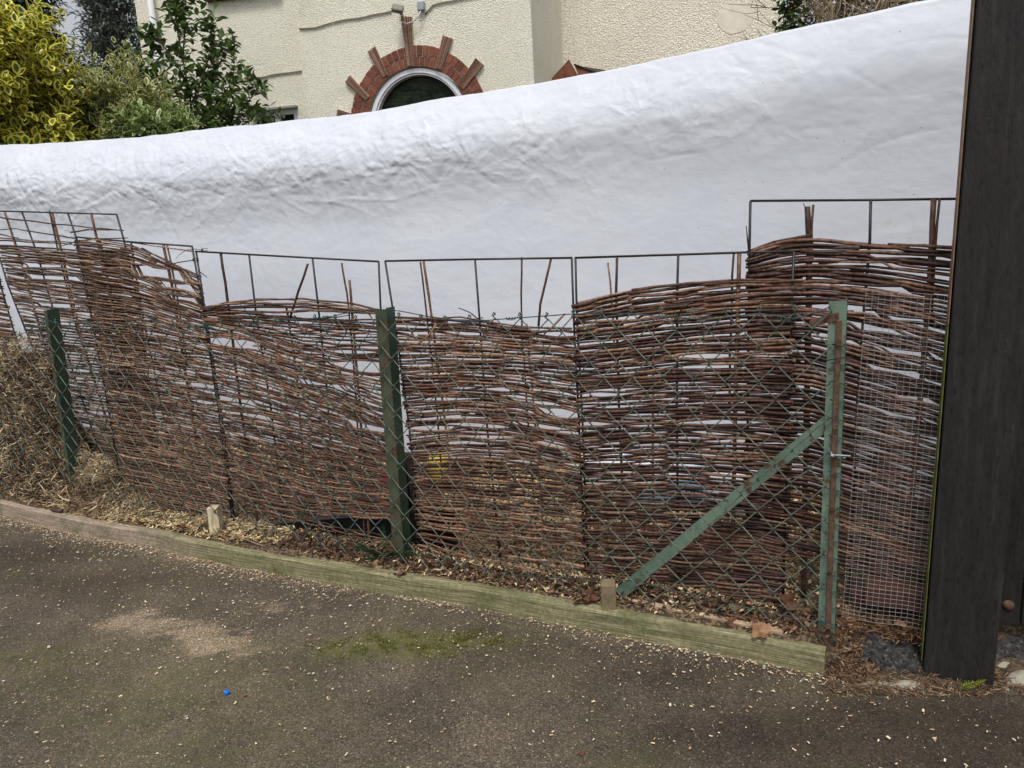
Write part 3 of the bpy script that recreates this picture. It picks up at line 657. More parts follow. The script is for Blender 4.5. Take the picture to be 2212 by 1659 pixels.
while u > -5.6:
    tz = topz(u); pts = []
    col = jit(mixc(wcol[0], wcol[2], min(1, max(0, .5 + .9 * N3(u * 1.3, 2)))), .15)
    z = tz; k = 0
    uL, uR = u - A_ / 2, u
    par = i % 2 * 0
    # knuckle at the top
    first = True
    while z > -.03:
        right = ((k + i) % 2 == 0)
        uu = uR if right else uL
        wob = .0035 * N3(uu * 9, z * 9, 5); wz = .004 * N3(uu * 6, z * 6, 9)
        vv = uu + wob; sg = 1 if right else -1
        o_ = mesh_off(vv, z)
        if first:
            pts += [FEN.pt(vv + .008, z - .004 + .016, o_ - .004), FEN.pt(vv - .002, z + .016, o_)]; first = False
        e_ = .0052
        pts += [FEN.pt(vv - sg * .0060, z + .0085 + wz, o_ - .0030), FEN.pt(vv + sg * .0012, z + .0035 + wz, o_ - .0030), FEN.pt(vv + sg * .0012, z - .0035 + wz, o_ + .0032), FEN.pt(vv - sg * .0060, z - .0085 + wz, o_ + .0032)]
        z -= B_ / 2 * (1 + .05 * N3(u * 3, z * 2, 12)); k += 1
    mb.tube(pts, .0021, 5, col, cap=False)
    u -= A_ / 2; i += 1
mb.build('wire_mesh', M['wire'], F)
mb = MB()
lw = [FEN.hit(x, y, -.024) for x, y in [(-600, 758), (-140, 750), (30, 730), (104, 692), (135, 702), (240, 708), (300, 700), (330, 690), (352, 700), (440, 706), (490, 716), (560, 696), (690, 688), (800, 668), (850, 669), (920, 683), (1010, 695), (1100, 688), (1240, 678), (1330, 676), (1440, 684), (1520, 692), (1640, 676), (1720, 690), (1795, 662)]]
lw, _ = resample(lw, .05); mb.tube([p + Vector((0, 0, .003 * N3(i * .5, 2))) for i, p in enumerate(lw)], .0019, 5, (.015, .055, .055))
bw = [FEN.hit(x, y, -.006) for x, y in [(690, 1220), (780, 1200), (860, 1193), (960, 1205), (1080, 1240), (1250, 1250), (1350, 1252), (1500, 1285), (1640, 1320), (1780, 1345)]]
bw, _ = resample(bw, .05); mb.tube(bw, .0019, 5, (.015, .055, .042))
mb.build('line_wire', M['wire'], F)
# ties twisted round the line wire
for (x, y) in [(440, 706), (690, 688), (1005, 694), (1104, 688), (1700, 690), (620, 690), (545, 696), (1460, 684), (330, 690), (190, 704)]:
    c0 = FEN.hit(x, y, -.024); pts = []
    for k in range(22):
        an = k * 1.05; pts.append(c0 + FEN.e * (-.02 + .04 * k / 22) + Vector((0, 0, .0055 * math.sin(an))) + FEN.n * (.0055 * math.cos(an)))
    pts.append(pts[-1] + FEN.e * U(.01, .02) + Vector((0, 0, U(-.012, .02)))); mb = MB(); mb.tube(pts, .0014, 4, (.012, .045, .045)); mb.build('wire_tie', M['wire'], F)
def post(topL, topR, botc, wl, dp, matf, mats, name='post'):
    # angle iron: one flange along the fence, its other flange going back from the right-hand edge
    ut, zt = FEN.uz(*topL); ub, zb = FEN.uz(*botc)
    mb = MB(); th = .005
    ex = FEN.e; lean = Vector((0, 0, zt + .06)) + FEN.e * 0
    lo, hi = FEN.pt(ub, -.06), FEN.pt(ut, zt)
    up = hi - lo
    mb.box(lo, ex * wl, FEN.n * th, up, m=0)
    mb2_o = lo + ex * (wl - th) + FEN.n * (th + .001)
    mb.box(mb2_o, ex * th, FEN.n * (dp - th), up + Vector((0, 0, .004)), m=1)  # back flange in a darker paint, its shade put into the colour
    return mb.build(name, [matf, mats], F, smooth=False), lo, hi
Pl, _, _ = post((94, 671), None, (153, 1085), .022, .062, M['paint_olive'], M['paint_shaded'])
Pm, _, _ = post((810, 668), None, (851, 1222), .050, .055, M['paint_olive'], M['paint_shaded'])
Pr, rlo, rhi = post((1790, 651), None, (1766, 1372), .048, .045, M['paint_light'], M['paint_olive'])
mb = MB(); ex = FEN.e
sb_lo = rlo + ex * .022 - FEN.n * .010 + Vector((0, 0, .0)); sb_up = (rhi - rlo) * .952
mb.box(sb_lo, ex * .015, FEN.n * .007, sb_up, bev=.001)
sb = mb.build('stretcher_bar', M['rust'], Pr, smooth=False); sb.name = 'stretcher_bar'
mb = MB()
for f in (.94, .70, .46, .27, .09):
    c0 = sb_lo + sb_up * f + ex * .0075 - FEN.n * .001
    r = .008 if f < .9 else .011
    ring = [c0 + (ex * math.cos(a) + Vector((0, 0, 1)) * math.sin(a)) * r for a in [k * math.pi / 3 for k in range(6)]]
    mb.add(ring + [q - FEN.n * .008 for q in ring], [tuple(range(6, 12))] + [(k, (k + 1) % 6, 6 + (k + 1) % 6, 6 + k) for k in range(6)])
    mb.build('bolt', M['rust'], Pr, smooth=False); mb = MB()
mb = MB()         # bracket at the top, pointing left
c0 = rhi - Vector((0, 0, .045)) + ex * .025 - FEN.n * .004
mb.box(c0 - ex * .075 - Vector((0, 0, .030)), ex * .078 + Vector((0, 0, .022)), FEN.n * .003, Vector((0, 0, .022)))
mb.build('bracket', M['rust'], Pr, smooth=False)
mb = MB()         # wire wrapped round the bar
for k in range(18):
    zf = .04 + k * .052; c0 = sb_lo + sb_up * zf + ex * .012
    pts = [c0 + ex * (.02 * math.cos(a)) + FEN.n * (-.006 + .010 * math.sin(a)) + Vector((0, 0, .010 * a / 3)) for a in [-.5 + .45 * q for q in range(11)]]
    mb = MB(); mb.tube(pts, .0018, 5, (.016, .06, .05)); mb.build('wire_wrap', M['wire'], Pr)
# diagonal brace
b0 = FEN.hit(1338, 1281, .012); b1 = FEN.hit(1792, 908, .012)
d = (b1 - b0).normalized(); pr = d.cross(FEN.n); pr = pr if pr.z > 0 else -pr
mb = MB(); mb.box(b0 - d * .05 - pr * .019, d * ((b1 - b0).length + .05), FEN.n * .004, pr * .038)
mb.box(b0 - d * .05 - pr * .019 + FEN.n * .0045, d * ((b1 - b0).length + .05), FEN.n * .030, pr * .004)
br = mb.build('brace', M['paint_light'], F, smooth=False)

# fine galvanised mesh between end post and gate post
GO = .055
q = {'tl': FEN.uz(1872, 624, GO), 'bl': FEN.uz(1820, 1330, GO), 'tr': FEN.uz(2085, 642, GO), 'br': FEN.uz(2010, 1362, GO)}
mb = MB()
def gpt(a_, b_):
    top = np.array(q['tl']) * (1 - a_) + np.array(q['tr']) * a_; bot = np.array(q['bl']) * (1 - a_) + np.array(q['br']) * a_
    r_ = top * (1 - b_) + bot * b_
    return FEN.pt(r_[0], r_[1], GO + .012 * N3(a_ * 2, b_ * 3, 3) + .006 * math.sin(b_ * 4))
wd = q['tr'][0] - q['tl'][0]; hg = q['tl'][1] - q['bl'][1]
ncol, nrow = int(wd / .0158), int(hg / .0135)
for i in range(ncol + 1): mb.tube([gpt(i / ncol, k / 30) for k in range(31)], .00062, 4, cap=False)
for j in range(nrow + 1): mb.tube([gpt(k / 10 - (.012 if k == 0 else 0), j / nrow) + FEN.n * -.0011 for k in range(11)], .00062, 4, cap=False)
tag(mb.build('wire_mesh_panel', M['galv']), 'fine square galvanised wire mesh stretched between the end post and the dark gate post', 'wire mesh')

# cable ties
def tie(px, label, off=-.005, r=.0022, mat='tie', head=True):
    mb = MB(); P = [FEN.hit(x, y, off) for x, y in px]
    mb.tube(P, [r] * (len(P) - 1) + [r * .7], 4)
    if head:
        c0 = P[0]; mb.box(c0 - FEN.e * .005 - FEN.n * .004 - Vector((0, 0, .004)), FEN.e * .010, FEN.n * .006, Vector((0, 0, .008)), bev=.0015)
        mb.tube([c0 + FEN.n * .03 + Vector((0, 0, .004)), c0 + Vector((0, 0, .006)) - FEN.e * .004, c0 - Vector((0, 0, .004)) - FEN.e * .004, c0 + FEN.n * .03 - Vector((0, 0, .004))], r * .8, 4)
    return tag(mb.build('cable_tie', M[mat]), label, 'cable tie', 'cable ties holding the panels')
tie([(1618, 548), (1615, 520), (1612, 488)], 'black cable tie sticking straight up at the corner where the tallest panel starts', .10)
tie([(1035, 691), (1015, 675), (990, 665)], 'black cable tie poking up left above the mesh, right of the middle post', .09)
tie([(1461, 690), (1470, 672), (1493, 652)], 'black cable tie slanting across the rods above the pale brace', .09)
tie([(548, 693), (535, 675), (519, 659)], 'black cable tie crossing the arched top of the slumped panel', .085)
tie([(418, 562), (385, 567), (348, 576)], 'black cable tie pointing left from the upright under the stepped panel corner', .085)
tie([(430, 586), (438, 592), (447, 599)], 'short black cable tie tail sticking out right below the stepped panel corner', .09, head=False)
tie([(482, 932), (450, 938), (412, 945)], 'black cable tie low down between the two left-hand panels', .085)
tie([(163, 522), (148, 527), (130, 532)], 'black cable tie pulled left at the corner where two left panels overlap', .09)
tie([(437, 540), (420, 538), (403, 540), (390, 548), (379, 560)], 'thin black cable tie looped over the top rail at the stepped corner', .095, r=.0013)
tie([(699, 687), (725, 686), (753, 681)], 'black cable tie lying level along the top wire left of the middle post', .07)
tie([(1252, 1052), (1245, 1062), (1228, 1073)], 'black cable tie on the seam between panels, low right of centre', .075)
tie([(1798, 983), (1820, 984), (1838, 985)], 'grey cable tie wrapped around the rusty bar of the end post', -.018, mat='greyplastic', r=.0028)
tie([(1768, 782), (1800, 776), (1850, 768)], 'thin black tie joining the end post to the wire mesh near its top', -.016, r=.0014)

# ------------------------------------------------------------------ gate post, gate
g0 = ground(1990, 1457, ZA); lean = FEN.e * .05 + Vector((0, 0, 2.75))
mb = MB(); wpost = .176
G_ = thing('gate_post', g0, 'thick black-stained square timber gate post at the right, green algae on its left edge', 'gate post')
o_ = g0 - Vector((0, 0, .25)) - FEN.e * .0
up = lean * 1.09
mb.box(o_, FEN.e * wpost, FEN.n * .095, up, bev=.003); mb.build('post', M['black_wood'], G_, smooth=False)
mb = MB(); l1 = lean * .36
mb.box(g0 - FEN.e * .0022 + FEN.n * .006 + lean * .015, FEN.e * .002, FEN.n * .080, l1)
mb.build('algae_strip', M['edgemoss'], G_, smooth=False)
mb = MB(); mb.box(g0 - FEN.e * .0022 + FEN.n * .006 + lean * .376, FEN.e * .002, FEN.n * .080, lean * .61)
mb.build('bare_edge', M['sawn'], G_, smooth=False)
gt = g0 + FEN.e * .12 + FEN.n * .2
GT = thing('gate', gt, 'black-stained timber gate behind the thick post at the far right, with a rusty dome bolt', 'gate')
for k in range(7):
    mb = MB(); mb.box(gt + FEN.e * (k * .145) + Vector((0, 0, .10 + .003 * (k % 2))), FEN.e * .140, FEN.n * .03, Vector((0, 0, 2.5)), bev=.003); mb.build('gate_board', M['black_wood'], GT, smooth=False)
mb = MB(); c0 = EYE + ray(2178, 1307) * (((gt - EYE).dot(FEN.n)) / ray(2178, 1307).dot(FEN.n))
vs = []; nr = 6
for i in range(nr):
    a = i / (nr - 1) * math.pi / 2
    for j in range(12): vs.append(c0 + (FEN.e * math.cos(j * math.pi / 6) + Vector((0, 0, 1)) * math.sin(j * math.pi / 6)) * (.016 * math.cos(a) + .0001) - FEN.n * (.010 * math.sin(a)))
mb.add(vs, [(i * 12 + j, i * 12 + (j + 1) % 12, (i + 1) * 12 + (j + 1) % 12, (i + 1) * 12 + j) for i in range(nr - 1) for j in range(12)])
mb.build('bolt_head', M['rust'], GT)

# ------------------------------------------------------------------ tarpaulin
TOP = [(-620, 325), (-260, 316), (-120, 315), (0, 313), (150, 306), (300, 296), (400, 284), (500, 272), (567, 268), (640, 258), (730, 251), (850, 232), (950, 212), (1050, 197), (1182, 175), (1327, 148), (1500, 112), (1695, 66), (1850, 33), (2007, 0), (2100, -24), (2200, -50)]
TO = 1.42
tt = [FEN.uz(x, y, TO) for x, y in TOP]; tu = [q_[0] for q_ in tt]; tz_ = [q_[1] for q_ in tt]
nu, nv = 940, 240
U0, U1 = tu[0], tu[-1]
random.seed(303)
cu = np.zeros((nu, nv)); cz = np.zeros((nu, nv)); cw = np.zeros((nu, nv)); cenv = np.zeros((nu, nv))
for i in range(nu):
    u = U0 + (U1 - U0) * i / (nu - 1)
    zt = interp(tu, tz_, u) + .006 * N3(u * 3, 1) + .004 * N3(u * 9, 2)
    fr = (u - U0) / (U1 - U0)
    bulge = interp([0, .45, .75, .92, 1], [1, 1, .8, .3, .1], fr)
    bh = interp([0, .3, .6, 1], [.30, .34, .34, .30], fr) * (1 + .18 * N3(u * .9, 4))
    for j in range(nv):
        t_ = j / (nv - 1)
        if t_ < .06:      # the part thrown over the back
            f = t_ / .06; wv = TO + .16 * (1 - f); z = zt - .22 * (1 - f) ** 1.6; env = .2
        else:
            f = (t_ - .06) / .94; dr = f * (zt - .01); z = zt - dr
            s_ = min(1, dr / bh); fw = math.sin(s_ * math.pi / 2) ** 1.1
            under = math.exp(-((dr - bh * 1.8) / (bh * .6)) ** 2) if dr > bh else math.exp(-((.8) / .6) ** 2) * (s_ ** 3)
            wv = TO - (.125 * bulge + .05) * fw + .022 * bulge * under + .02 * math.sin(f * 5)
            env = .12 + .9 * math.exp(-((dr - bh * .85) / (bh * .75)) ** 2) * bulge + .12 * (1 - fr)
        p1 = Vector((u * 2.0 + .6 * z, z * 4.2, .3)); p2 = Vector((u * 5.2 - z * 2, z * 9, 1.7)); p3 = Vector((u * 13 + z * 6, z * 20, 5.1)); p4 = Vector((u * 24, z * 40, 8.1))
        cre = (abs(noise.noise(p2)) - .25) * .009 + (abs(noise.noise(p3)) - .25) * .0055 + (abs(noise.noise(p4)) - .25) * .003 + noise.noise(p1) * .005
        wv += cre * env + .013 * noise.noise(Vector((u * .8, z * 1.1, 9))) * (.3 + .7 * bulge)
        cu[i, j] = u; cz[i, j] = max(z, .005); cw[i, j] = wv; cenv[i, j] = min(1, max(.04, env * (.75 + .9 * noise.noise(Vector((u * 1.6, z * 2.5, 21))))))
# sharp fold lines pressed into the sheet
for k in range(640):
    cx = U(U0, U1); fr = (cx - U0) / (U1 - U0); zt = interp(tu, tz_, cx)
    if random.random() < .84:
        if fr > .82 and random.random() < .8: continue
        zc = zt - abs(random.gauss(.27, .15))
    else: zc = U(.6, zt)
    an = random.gauss(-.05, .55) if random.random() < .75 else U(-1.5, 1.5)
    L = U(.05, .20) if random.random() < .82 else U(.20, .45); am = U(.0022, .0062) * (1 if fr < .75 else .6) * random.choice([-1, 1, 1]) * (1 if zt - zc < .55 else .30); wd_ = U(.006, .012)
    dx, dz = cu - cx, cz - zc
    al_ = dx * math.cos(an) + dz * math.sin(an); pe = -dx * math.sin(an) + dz * math.cos(an) + .02 * np.sin(al_ * 9 + k)
    cw += am * np.exp(-np.abs(pe) / wd_) * np.clip(1 - (al_ / L) ** 2, 0, 1) * np.where(pe > 0, 1, .55)
mb = MB()
for i in range(nu):
    for j in range(nv): mb.v.append(tuple(FEN.pt(cu[i, j], cz[i, j], cw[i, j])))
for i in range(nu - 1):
    for j in range(nv - 1): mb.face((i * nv + j, i * nv + j + 1, (i + 1) * nv + j + 1, (i + 1) * nv + j))
tp = mb.build('tarpaulin', M['tarp'], attrs=(('crumple', cenv.ravel().tolist()),))
tag(tp, 'long white wrinkled tarpaulin hung as a screen behind the willow panels', 'tarpaulin')
sm = tp.modifiers.new('thickness', 'SOLIDIFY'); sm.thickness = .002

# things lying behind the panels
a0 = ground(510, 1170, 0.0) + FEN.n * .16 - Vector((0, 0, .17)); a1 = ground(930, 1235, 0.0) + FEN.n * .20
d = (a1 - a0).normalized(); n_ = Vector((-d.y, d.x, 0)); mb = MB()
mb.box(a0, d * (a1 - a0).length, n_ * .03, Vector((0, 0, .185)), bev=.003)  # stands in for the dark gap under the weave
tag(mb.build('dark_gap_board', M['blackplastic'], smooth=False), 'black board on edge standing in for the dark gap under the slumped panel', 'board')
b0 = FEN.hit(868, 1185, .26); b0.z = 0; mb = MB()
mb.box(b0, FEN.e * .075, FEN.n * .05, Vector((0, 0, .36)) - FEN.e * .02, bev=.004)
bc = tag(mb.build('black_post', M['blackplastic'], smooth=False), 'stubby black plastic post right behind the middle green post', 'post')
def sack(px, py, w_, h_, dpt, off, mat, name, label, cat):
    c0 = FEN.hit(px, py, off); c0.z = 0; mb = MB(); na, nb = 20, 12; vs = []
    for i in range(nb + 1):
        ph = math.pi * i / nb
        for j in range(na):
            th_ = 2 * math.pi * j / na
            sx = math.copysign(abs(math.cos(th_)) ** .6, math.cos(th_)); sy = math.copysign(abs(math.sin(th_)) ** .7, math.sin(th_)); rr = math.sin(ph) ** .45
            p = FEN.e * (w_ / 2 * sx * rr) + FEN.n * (dpt / 2 * sy * rr) + Vector((0, 0, h_ / 2 - h_ / 2 * math.cos(ph)))
            p *= 1 + .10 * N3(p.x * 6, p.y * 6 + px, p.z * 6); vs.append(c0 + p)
    mb.add(vs, [(i * na + j, i * na + (j + 1) % na, (i + 1) * na + (j + 1) % na, (i + 1) * na + j) for i in range(nb) for j in range(na)])
    return tag(mb.build(name, mat), label, cat), c0
S1, c_ = sack(1395, 1010, .78, .24, .22, .93, M['bag'], 'compost_bag', 'blue and white printed plastic bag lying behind the panel with the brace', 'bag')
def text_part(txt, loc, size, parent):
    cu = bpy.data.curves.new('print', 'FONT'); cu.body = txt; cu.size = size; cu.extrude = .0008
    o = bpy.data.objects.new('print', cu); COL.objects.link(o)
    dg = bpy.context.evaluated_depsgraph_get(); me = bpy.data.meshes.new_from_object(o.evaluated_get(dg)); COL.objects.unlink(o); bpy.data.objects.remove(o)
    ob = bpy.data.objects.new('print', me); COL.objects.link(ob); me.materials.append(M['ink'])
    ang = math.atan2(FEN.e.y, FEN.e.x)
    ob.parent = parent; ob.matrix_parent_inverse = Matrix.Identity(4)
    ob.location = loc - Vector(parent['_org']); ob.rotation_euler = (math.radians(90), 0, ang)
    return ob
text_part('.com', c_ + FEN.e * .17 - FEN.n * .128 + Vector((0, 0, .115)), .06, S1)
S2, c2_ = sack(1590, 1030, .26, .22, .18, .90, simple('white_bag', (.66, .66, .70), .45, 8, .1, .2), 'white_sack', 'small white sack standing beside the blue printed bag behind the weave', 'bag')
S3, _ = sack(945, 1000, .10, .16, .09, .9, M['yellow'], 'yellow_tub', 'small yellow tub glimpsed through the panel right of the middle post', 'tub')
S4, _ = sack(835, 985, .09, .10, .09, .7, M['red'], 'red_tub', 'small red tub glimpsed left of the middle post', 'tub')
S5, _ = sack(886, 1040, .16, .20, .12, .55, M['plasticgrey'], 'grey_sack', 'crumpled grey plastic sack behind the gap beside the middle post', 'bag')
# bricks behind the fine mesh
random.seed(21)
def brick(px, py, z0, rot, label):
    c0 = ground(px, py, z0); e = Vector((math.cos(rot), math.sin(rot), 0)); n_ = Vector((-e.y, e.x, 0)); mb = MB()
    mb.box(c0 - e * .1, e * .2, n_ * .095, Vector((0, 0, .062)), c=jit((.080, .036, .027), .2), bev=.005)
    return tag(mb.build('brick', M['brick'], smooth=False), label, 'brick', 'old red bricks behind the wire mesh')
fa = math.atan2(FEN.e.y, FEN.e.x)
brick(1900, 1322, .005, fa + .03, 'dirty red brick lying lowest behind the fine wire mesh, left of its pair')
brick(2015, 1345, .005, fa - .06, 'dirty red brick lying lowest behind the fine wire mesh, against the gate post')
brick(1945, 1318, .069, fa + .02, 'dirty red brick resting on top of the two behind the fine wire mesh')

# ------------------------------------------------------------------ rubble and loose asphalt
def lump(c0, r, squash, mat, name, label, cat, group=None, seed=0, sub_=3):
    bm_v = []; na, nb = 18, 9; mb = MB(); vs = []
    for i in range(nb + 1):
        ph = math.pi * i / nb
        for j in range(na):
            th_ = 2 * math.pi * j / na
            p = Vector((math.sin(ph) * math.cos(th_), math.sin(ph) * math.sin(th_), math.cos(ph)))
            k = 1 + .35 * N3(p.x * 1.6 + seed, p.y * 1.6, p.z * 1.6) + .14 * N3(p.x * 5, p.y * 5 + seed, p.z * 5)
            vs.append(c0 + Vector((p.x * r[0] * k, p.y * r[1] * k, p.z * squash * k)))
    mb.add(vs, [(i * na + j, (i + 1) * na + j, (i + 1) * na + (j + 1) % na, i * na + (j + 1) % na) for i in range(nb) for j in range(na)])
    o = mb.build(name, mat, smooth=(sub_ == 3))
    return tag(o, label, cat, group)
# tarry patch at the foot of the mesh
mb = MB(); nx2, ny2 = 34, 22
pc = ground(1905, 1418, ZA)
for j in range(ny2):
    for i in range(nx2):
        a_, b_ = i / (nx2 - 1) * 2 - 1, j / (ny2 - 1) * 2 - 1
        rr = math.sqrt(a_ * a_ + b_ * b_) + .2 * N3(a_ * 2, b_ * 2, 4)
        h = max(0, 1 - rr ** 3) * .068 + .010 * N3(a_ * 6, b_ * 6, 2) + .006 * N3(a_ * 14, b_ * 14, 2) - .012
        mb.v.append(tuple(FEN.pt((pc - FEN.o).dot(FEN.e) + a_ * .165, ZA + h, (pc - FEN.o).dot(FEN.n) + b_ * .095)))
for j in range(ny2 - 1):
    for i in range(nx2 - 1): mb.face((j * nx2 + i, j * nx2 + i + 1, (j + 1) * nx2 + i + 1, (j + 1) * nx2 + i))
tag(mb.build('asphalt_patch', M['rough_asphalt'], smooth=False), 'lumpy black tarmac patch between the kerb end and the gate post', 'tarmac patch')
lump(ground(1955, 1482, ZA), (.05, .022), .010, M['concrete'], 'concrete_lump', 'flat pale concrete lump showing in front of the black tarmac patch', 'concrete', 'pale concrete lumps at the drive edge', 1)
lump(ground(1885, 1478, ZA), (.045, .010), .008, M['concrete'], 'concrete_lump', 'thin pale concrete sliver nearest the cut kerb end', 'concrete', 'pale concrete lumps at the drive edge', 2)
lump(ground(2165, 1440, ZA), (.055, .03), .018, M['concrete'], 'concrete_lump', 'pale concrete lump right of the gate post foot', 'concrete', 'pale concrete lumps at the drive edge', 3)
lump(ground(2225, 1468, ZA), (.07, .04), .018, M['concrete'], 'concrete_lump', 'pale concrete lump at the right edge of the photo', 'concrete', 'pale concrete lumps at the drive edge', 5)
lump(ground(2200, 1420, ZA), (.15, .06), .05, M['rough_asphalt'], 'asphalt_lump', 'black broken tarmac lump under the gate, right of the post', 'tarmac lump', None, 6, 2)
lump(ground(2038, 1488, ZA), (.014, .011), .010, M['rough_asphalt'], 'stone', 'small dark stone at the front foot of the gate post', 'stone', None, 7)
lump(ground(2172, 1489, ZA), (.010, .008), .006, M['concrete'], 'stone', 'small cream pebble right of the green sprig', 'stone', None, 8)
lump(ground(1720, 1338, .01), (.022, .018), .018, M['rust'], 'rusty_knob', 'round rusty metal knob among dead leaves left of the end post foot', 'scrap metal', None, 9)

# ------------------------------------------------------------------ chips, sawdust, clippings
random.seed(5)
CH = [(.60, .46, .28), (.70, .58, .40), (.50, .36, .20), (.76, .68, .54), (.42, .26, .14), (.66, .50, .34), (.72, .62, .46)]
def chip(mb, p, L, W, ang, c, tilt=.15, th=.0012):
    e = Vector((math.cos(ang), math.sin(ang), U(-tilt, tilt))); n_ = Vector((-math.sin(ang), math.cos(ang), U(-tilt, tilt))); z = Vector((0, 0, th))
    a, b, c_, d = p - e * L / 2 - n_ * W / 2, p + e * L / 2 - n_ * W * .3, p + e * L * .45 + n_ * W / 2, p - e * L * .4 + n_ * W / 2
    mb.add([a, b, c_, d, a + z, b + z, c_ + z, d + z], [(4, 5, 6, 7), (0, 1, 5, 4), (1, 2, 6, 5), (2, 3, 7, 6), (3, 0, 4, 7)], c)
mb = MB(); cnt = 0
for _ in range(170000):
    if cnt > 15000: break
    p = Vector((U(-4.2, 2.6), U(1.25, 4.7), ZA)); k = kerb_side(p)
    if k > 0: continue
    d_ = min(1, .038 + .95 * math.exp(k / .04) + .16 * math.exp(k / .25) + .9 * dustf(p) * .5)
    if N3(p.x * 3, p.y * 3, 7) < -.25: d_ *= .5
    if random.random() > d_: continue
    s_ = random.random() ** 2.4
    fine = dustf(p) > .35 and random.random() < .7
    L = U(.0015, .004) if fine else .0022 + .0095 * s_
    chip(mb, p + Vector((0, 0, .002 + .004 * random.random())), L, max(.0012, L * U(.25, .6)), U(0, 6.28), jit(random.choice(CH), .2)); cnt += 1
kl = [0]
for a_, b_ in zip(kpts[:-1], kpts[1:]): kl.append(kl[-1] + (b_ - a_).length)
CH2 = [tuple(q * k for q, k in zip(c_, (.86, .80, .78))) for c_ in CH]
for _ in range(7000):       # drift of sawdust lying against the board
    sx = U(0, kl[-1]); x_, y_ = (interp(kl, [p[k] for p in kpts], sx) for k in (0, 1))
    if random.random() > interp([-4.2, -3, -2.4, -1.8, -1.2, -.6, .2, .9, 1.3], [.5, .9, 1, 1, .75, .42, .22, .30, .25], x_): continue
    if N3(sx * 3.1, 4) < -.22 and x_ > -1.2: continue
    o_ = .004 + random.expovariate(1 / (.030 if x_ < -.9 else .022)); p = Vector((x_, y_, ZA)) - Vector((.35, .94, 0)) * o_
    L = U(.0015, .004) if random.random() < .82 else U(.004, .010)
    chip(mb, p + Vector((0, 0, .001 + .004 * random.random())), L, max(.0012, L * U(.3, .7)), U(0, 6.28), jit(random.choice(CH2), .3))
kind(mb.build('sawdust_chips', M['chip'], smooth=False, loc=(0, 0, ZA)), 'stuff')
mb = MB(); random.seed(6)
for _ in range(36000):
    u = U(-4.4, .25) if random.random() < .45 else U(-1.75, -.1)
    wv = front_w(u) + .03 + (random.random() ** 1.25) * 1.35
    dens = interp([-4.4, -3.3, -2.6, -2.2, -1.55, -1.3, -.4, -.1, .25], [.6, 1, .9, .45, .6, 1, .8, .45, .12], u)
    if wv > .05 and u < -1.5: dens *= .7
    if wv - front_w(u) < .17 and u > -2.3: dens *= .10
    if random.random() > dens: continue
    L = U(.005, .022); p = FEN.pt(u, soil_z(u, wv) + U(.001, .016), wv)
    chip(mb, p, L, L * U(.2, .55), U(0, 6.28), jit(random.choice([(.56, .40, .20), (.64, .49, .27), (.46, .31, .15), (.70, .57, .36), (.34, .20, .10)]), .25), tilt=.7)
kind(mb.build('wood_chips', M['chip'], smooth=False, loc=(0, 0, 0)), 'stuff')
def ribbon(mb, p, L, W, col, lift=1.0, n=4):
    d = Vector((U(-1, 1), U(-1, 1), U(-.5, .5) * lift)).normalized(); s_ = Vector((U(-1, 1), U(-1, 1), U(-1, 1))); s_ = (s_ - d * s_.dot(d)).normalized() * W
    cv = d.cross(s_.normalized()) * U(-1, 1); pts = []
    for i in range(n + 1):
        f = i / n - .5; pts.append(p + d * L * f + cv * L * (f * f - .1) * 1.4)
    b = len(mb.v)
    for i, q_ in enumerate(pts):
        ww = s_ * (1 - abs(i / n - .5)); mb.v.append(tuple(q_ - ww)); mb.v.append(tuple(q_ + ww))
    for i in range(n): mb.face((b + 2 * i, b + 2 * i + 1, b + 2 * i + 3, b + 2 * i + 2), col)
STR = [(.42, .31, .18), (.30, .205, .12), (.19, .125, .075), (.54, .42, .25), (.13, .085, .055), (.23, .145, .09), (.62, .50, .32)]
# heap of dry clippings in the left corner, leaning on the mesh
HP = [(-480, 690), (-260, 720), (0, 735), (45, 745), (75, 800), (100, 865), (135, 930), (165, 985), (215, 1010), (250, 1050), (285, 1085), (310, 1112)]
hu = [FEN.uz(x, y, .03) for x, y in HP]
def heap_h(u): return max(0, interp([q_[0] for q_ in hu], [q_[1] for q_ in hu], u))
uA, uB = hu[0][0], hu[-1][0]
hb = FEN.pt((uA + uB) / 2, 0, .02)
HT = thing('clippings_heap', hb, 'heap of dry brown hedge clippings piled against the fence in the left corner', 'clippings heap')
mb = MB(); nn_, mm = 60, 16
for i in range(nn_):
    u = uA + (uB + .02 - uA) * i / (nn_ - 1); h = heap_h(u)
    for j in range(mm):
        f = j / (mm - 1)
        wv = max(-.115, front_w(u) + .05) + .24 * f; z = h * max(0, math.sin(min(1, f * 1.5) * math.pi / 2)) ** .8 * (1 if f < .67 else max(0, 1 - (f - .67) * 2.2)) * .93
        wv += .02 * N3(u * 9, z * 9); z += .015 * N3(u * 11, f * 5, 3)
        mb.v.append(tuple(FEN.pt(u, max(-.02, z - .02), wv)))
for i in range(nn_ - 1):
    for j in range(mm - 1): mb.face((i * mm + j, (i + 1) * mm + j, (i + 1) * mm + j + 1, i * mm + j + 1), (.022, .014, .009))  # near-black core: shade of the heap's cavities put into its colour
mb.build('mound', M['straw'], HT)
mb = MB(); random.seed(31)
for _ in range(29000):
    u = U(uA, uB + .05); h = heap_h(u) + .015
    z = h * random.random() ** .85
    f = z / max(h, .01)
    wv = max(-.125, front_w(u) + .035) + .15 * f ** 1.3 + U(-.022, .012) + .022 * N3(u * 8, z * 8, 2)
    cl = N3(u * 6, z * 6, 11)
    col = random.choice(STR[:2] + STR[3:4] + STR[6:]) if cl + U(-.3, .3) > .12 else random.choice(STR[1:3] + STR[4:6])
    ribbon(mb, FEN.pt(u, z, wv), U(.012, .06), U(.0006, .0022), jit(col, .35))
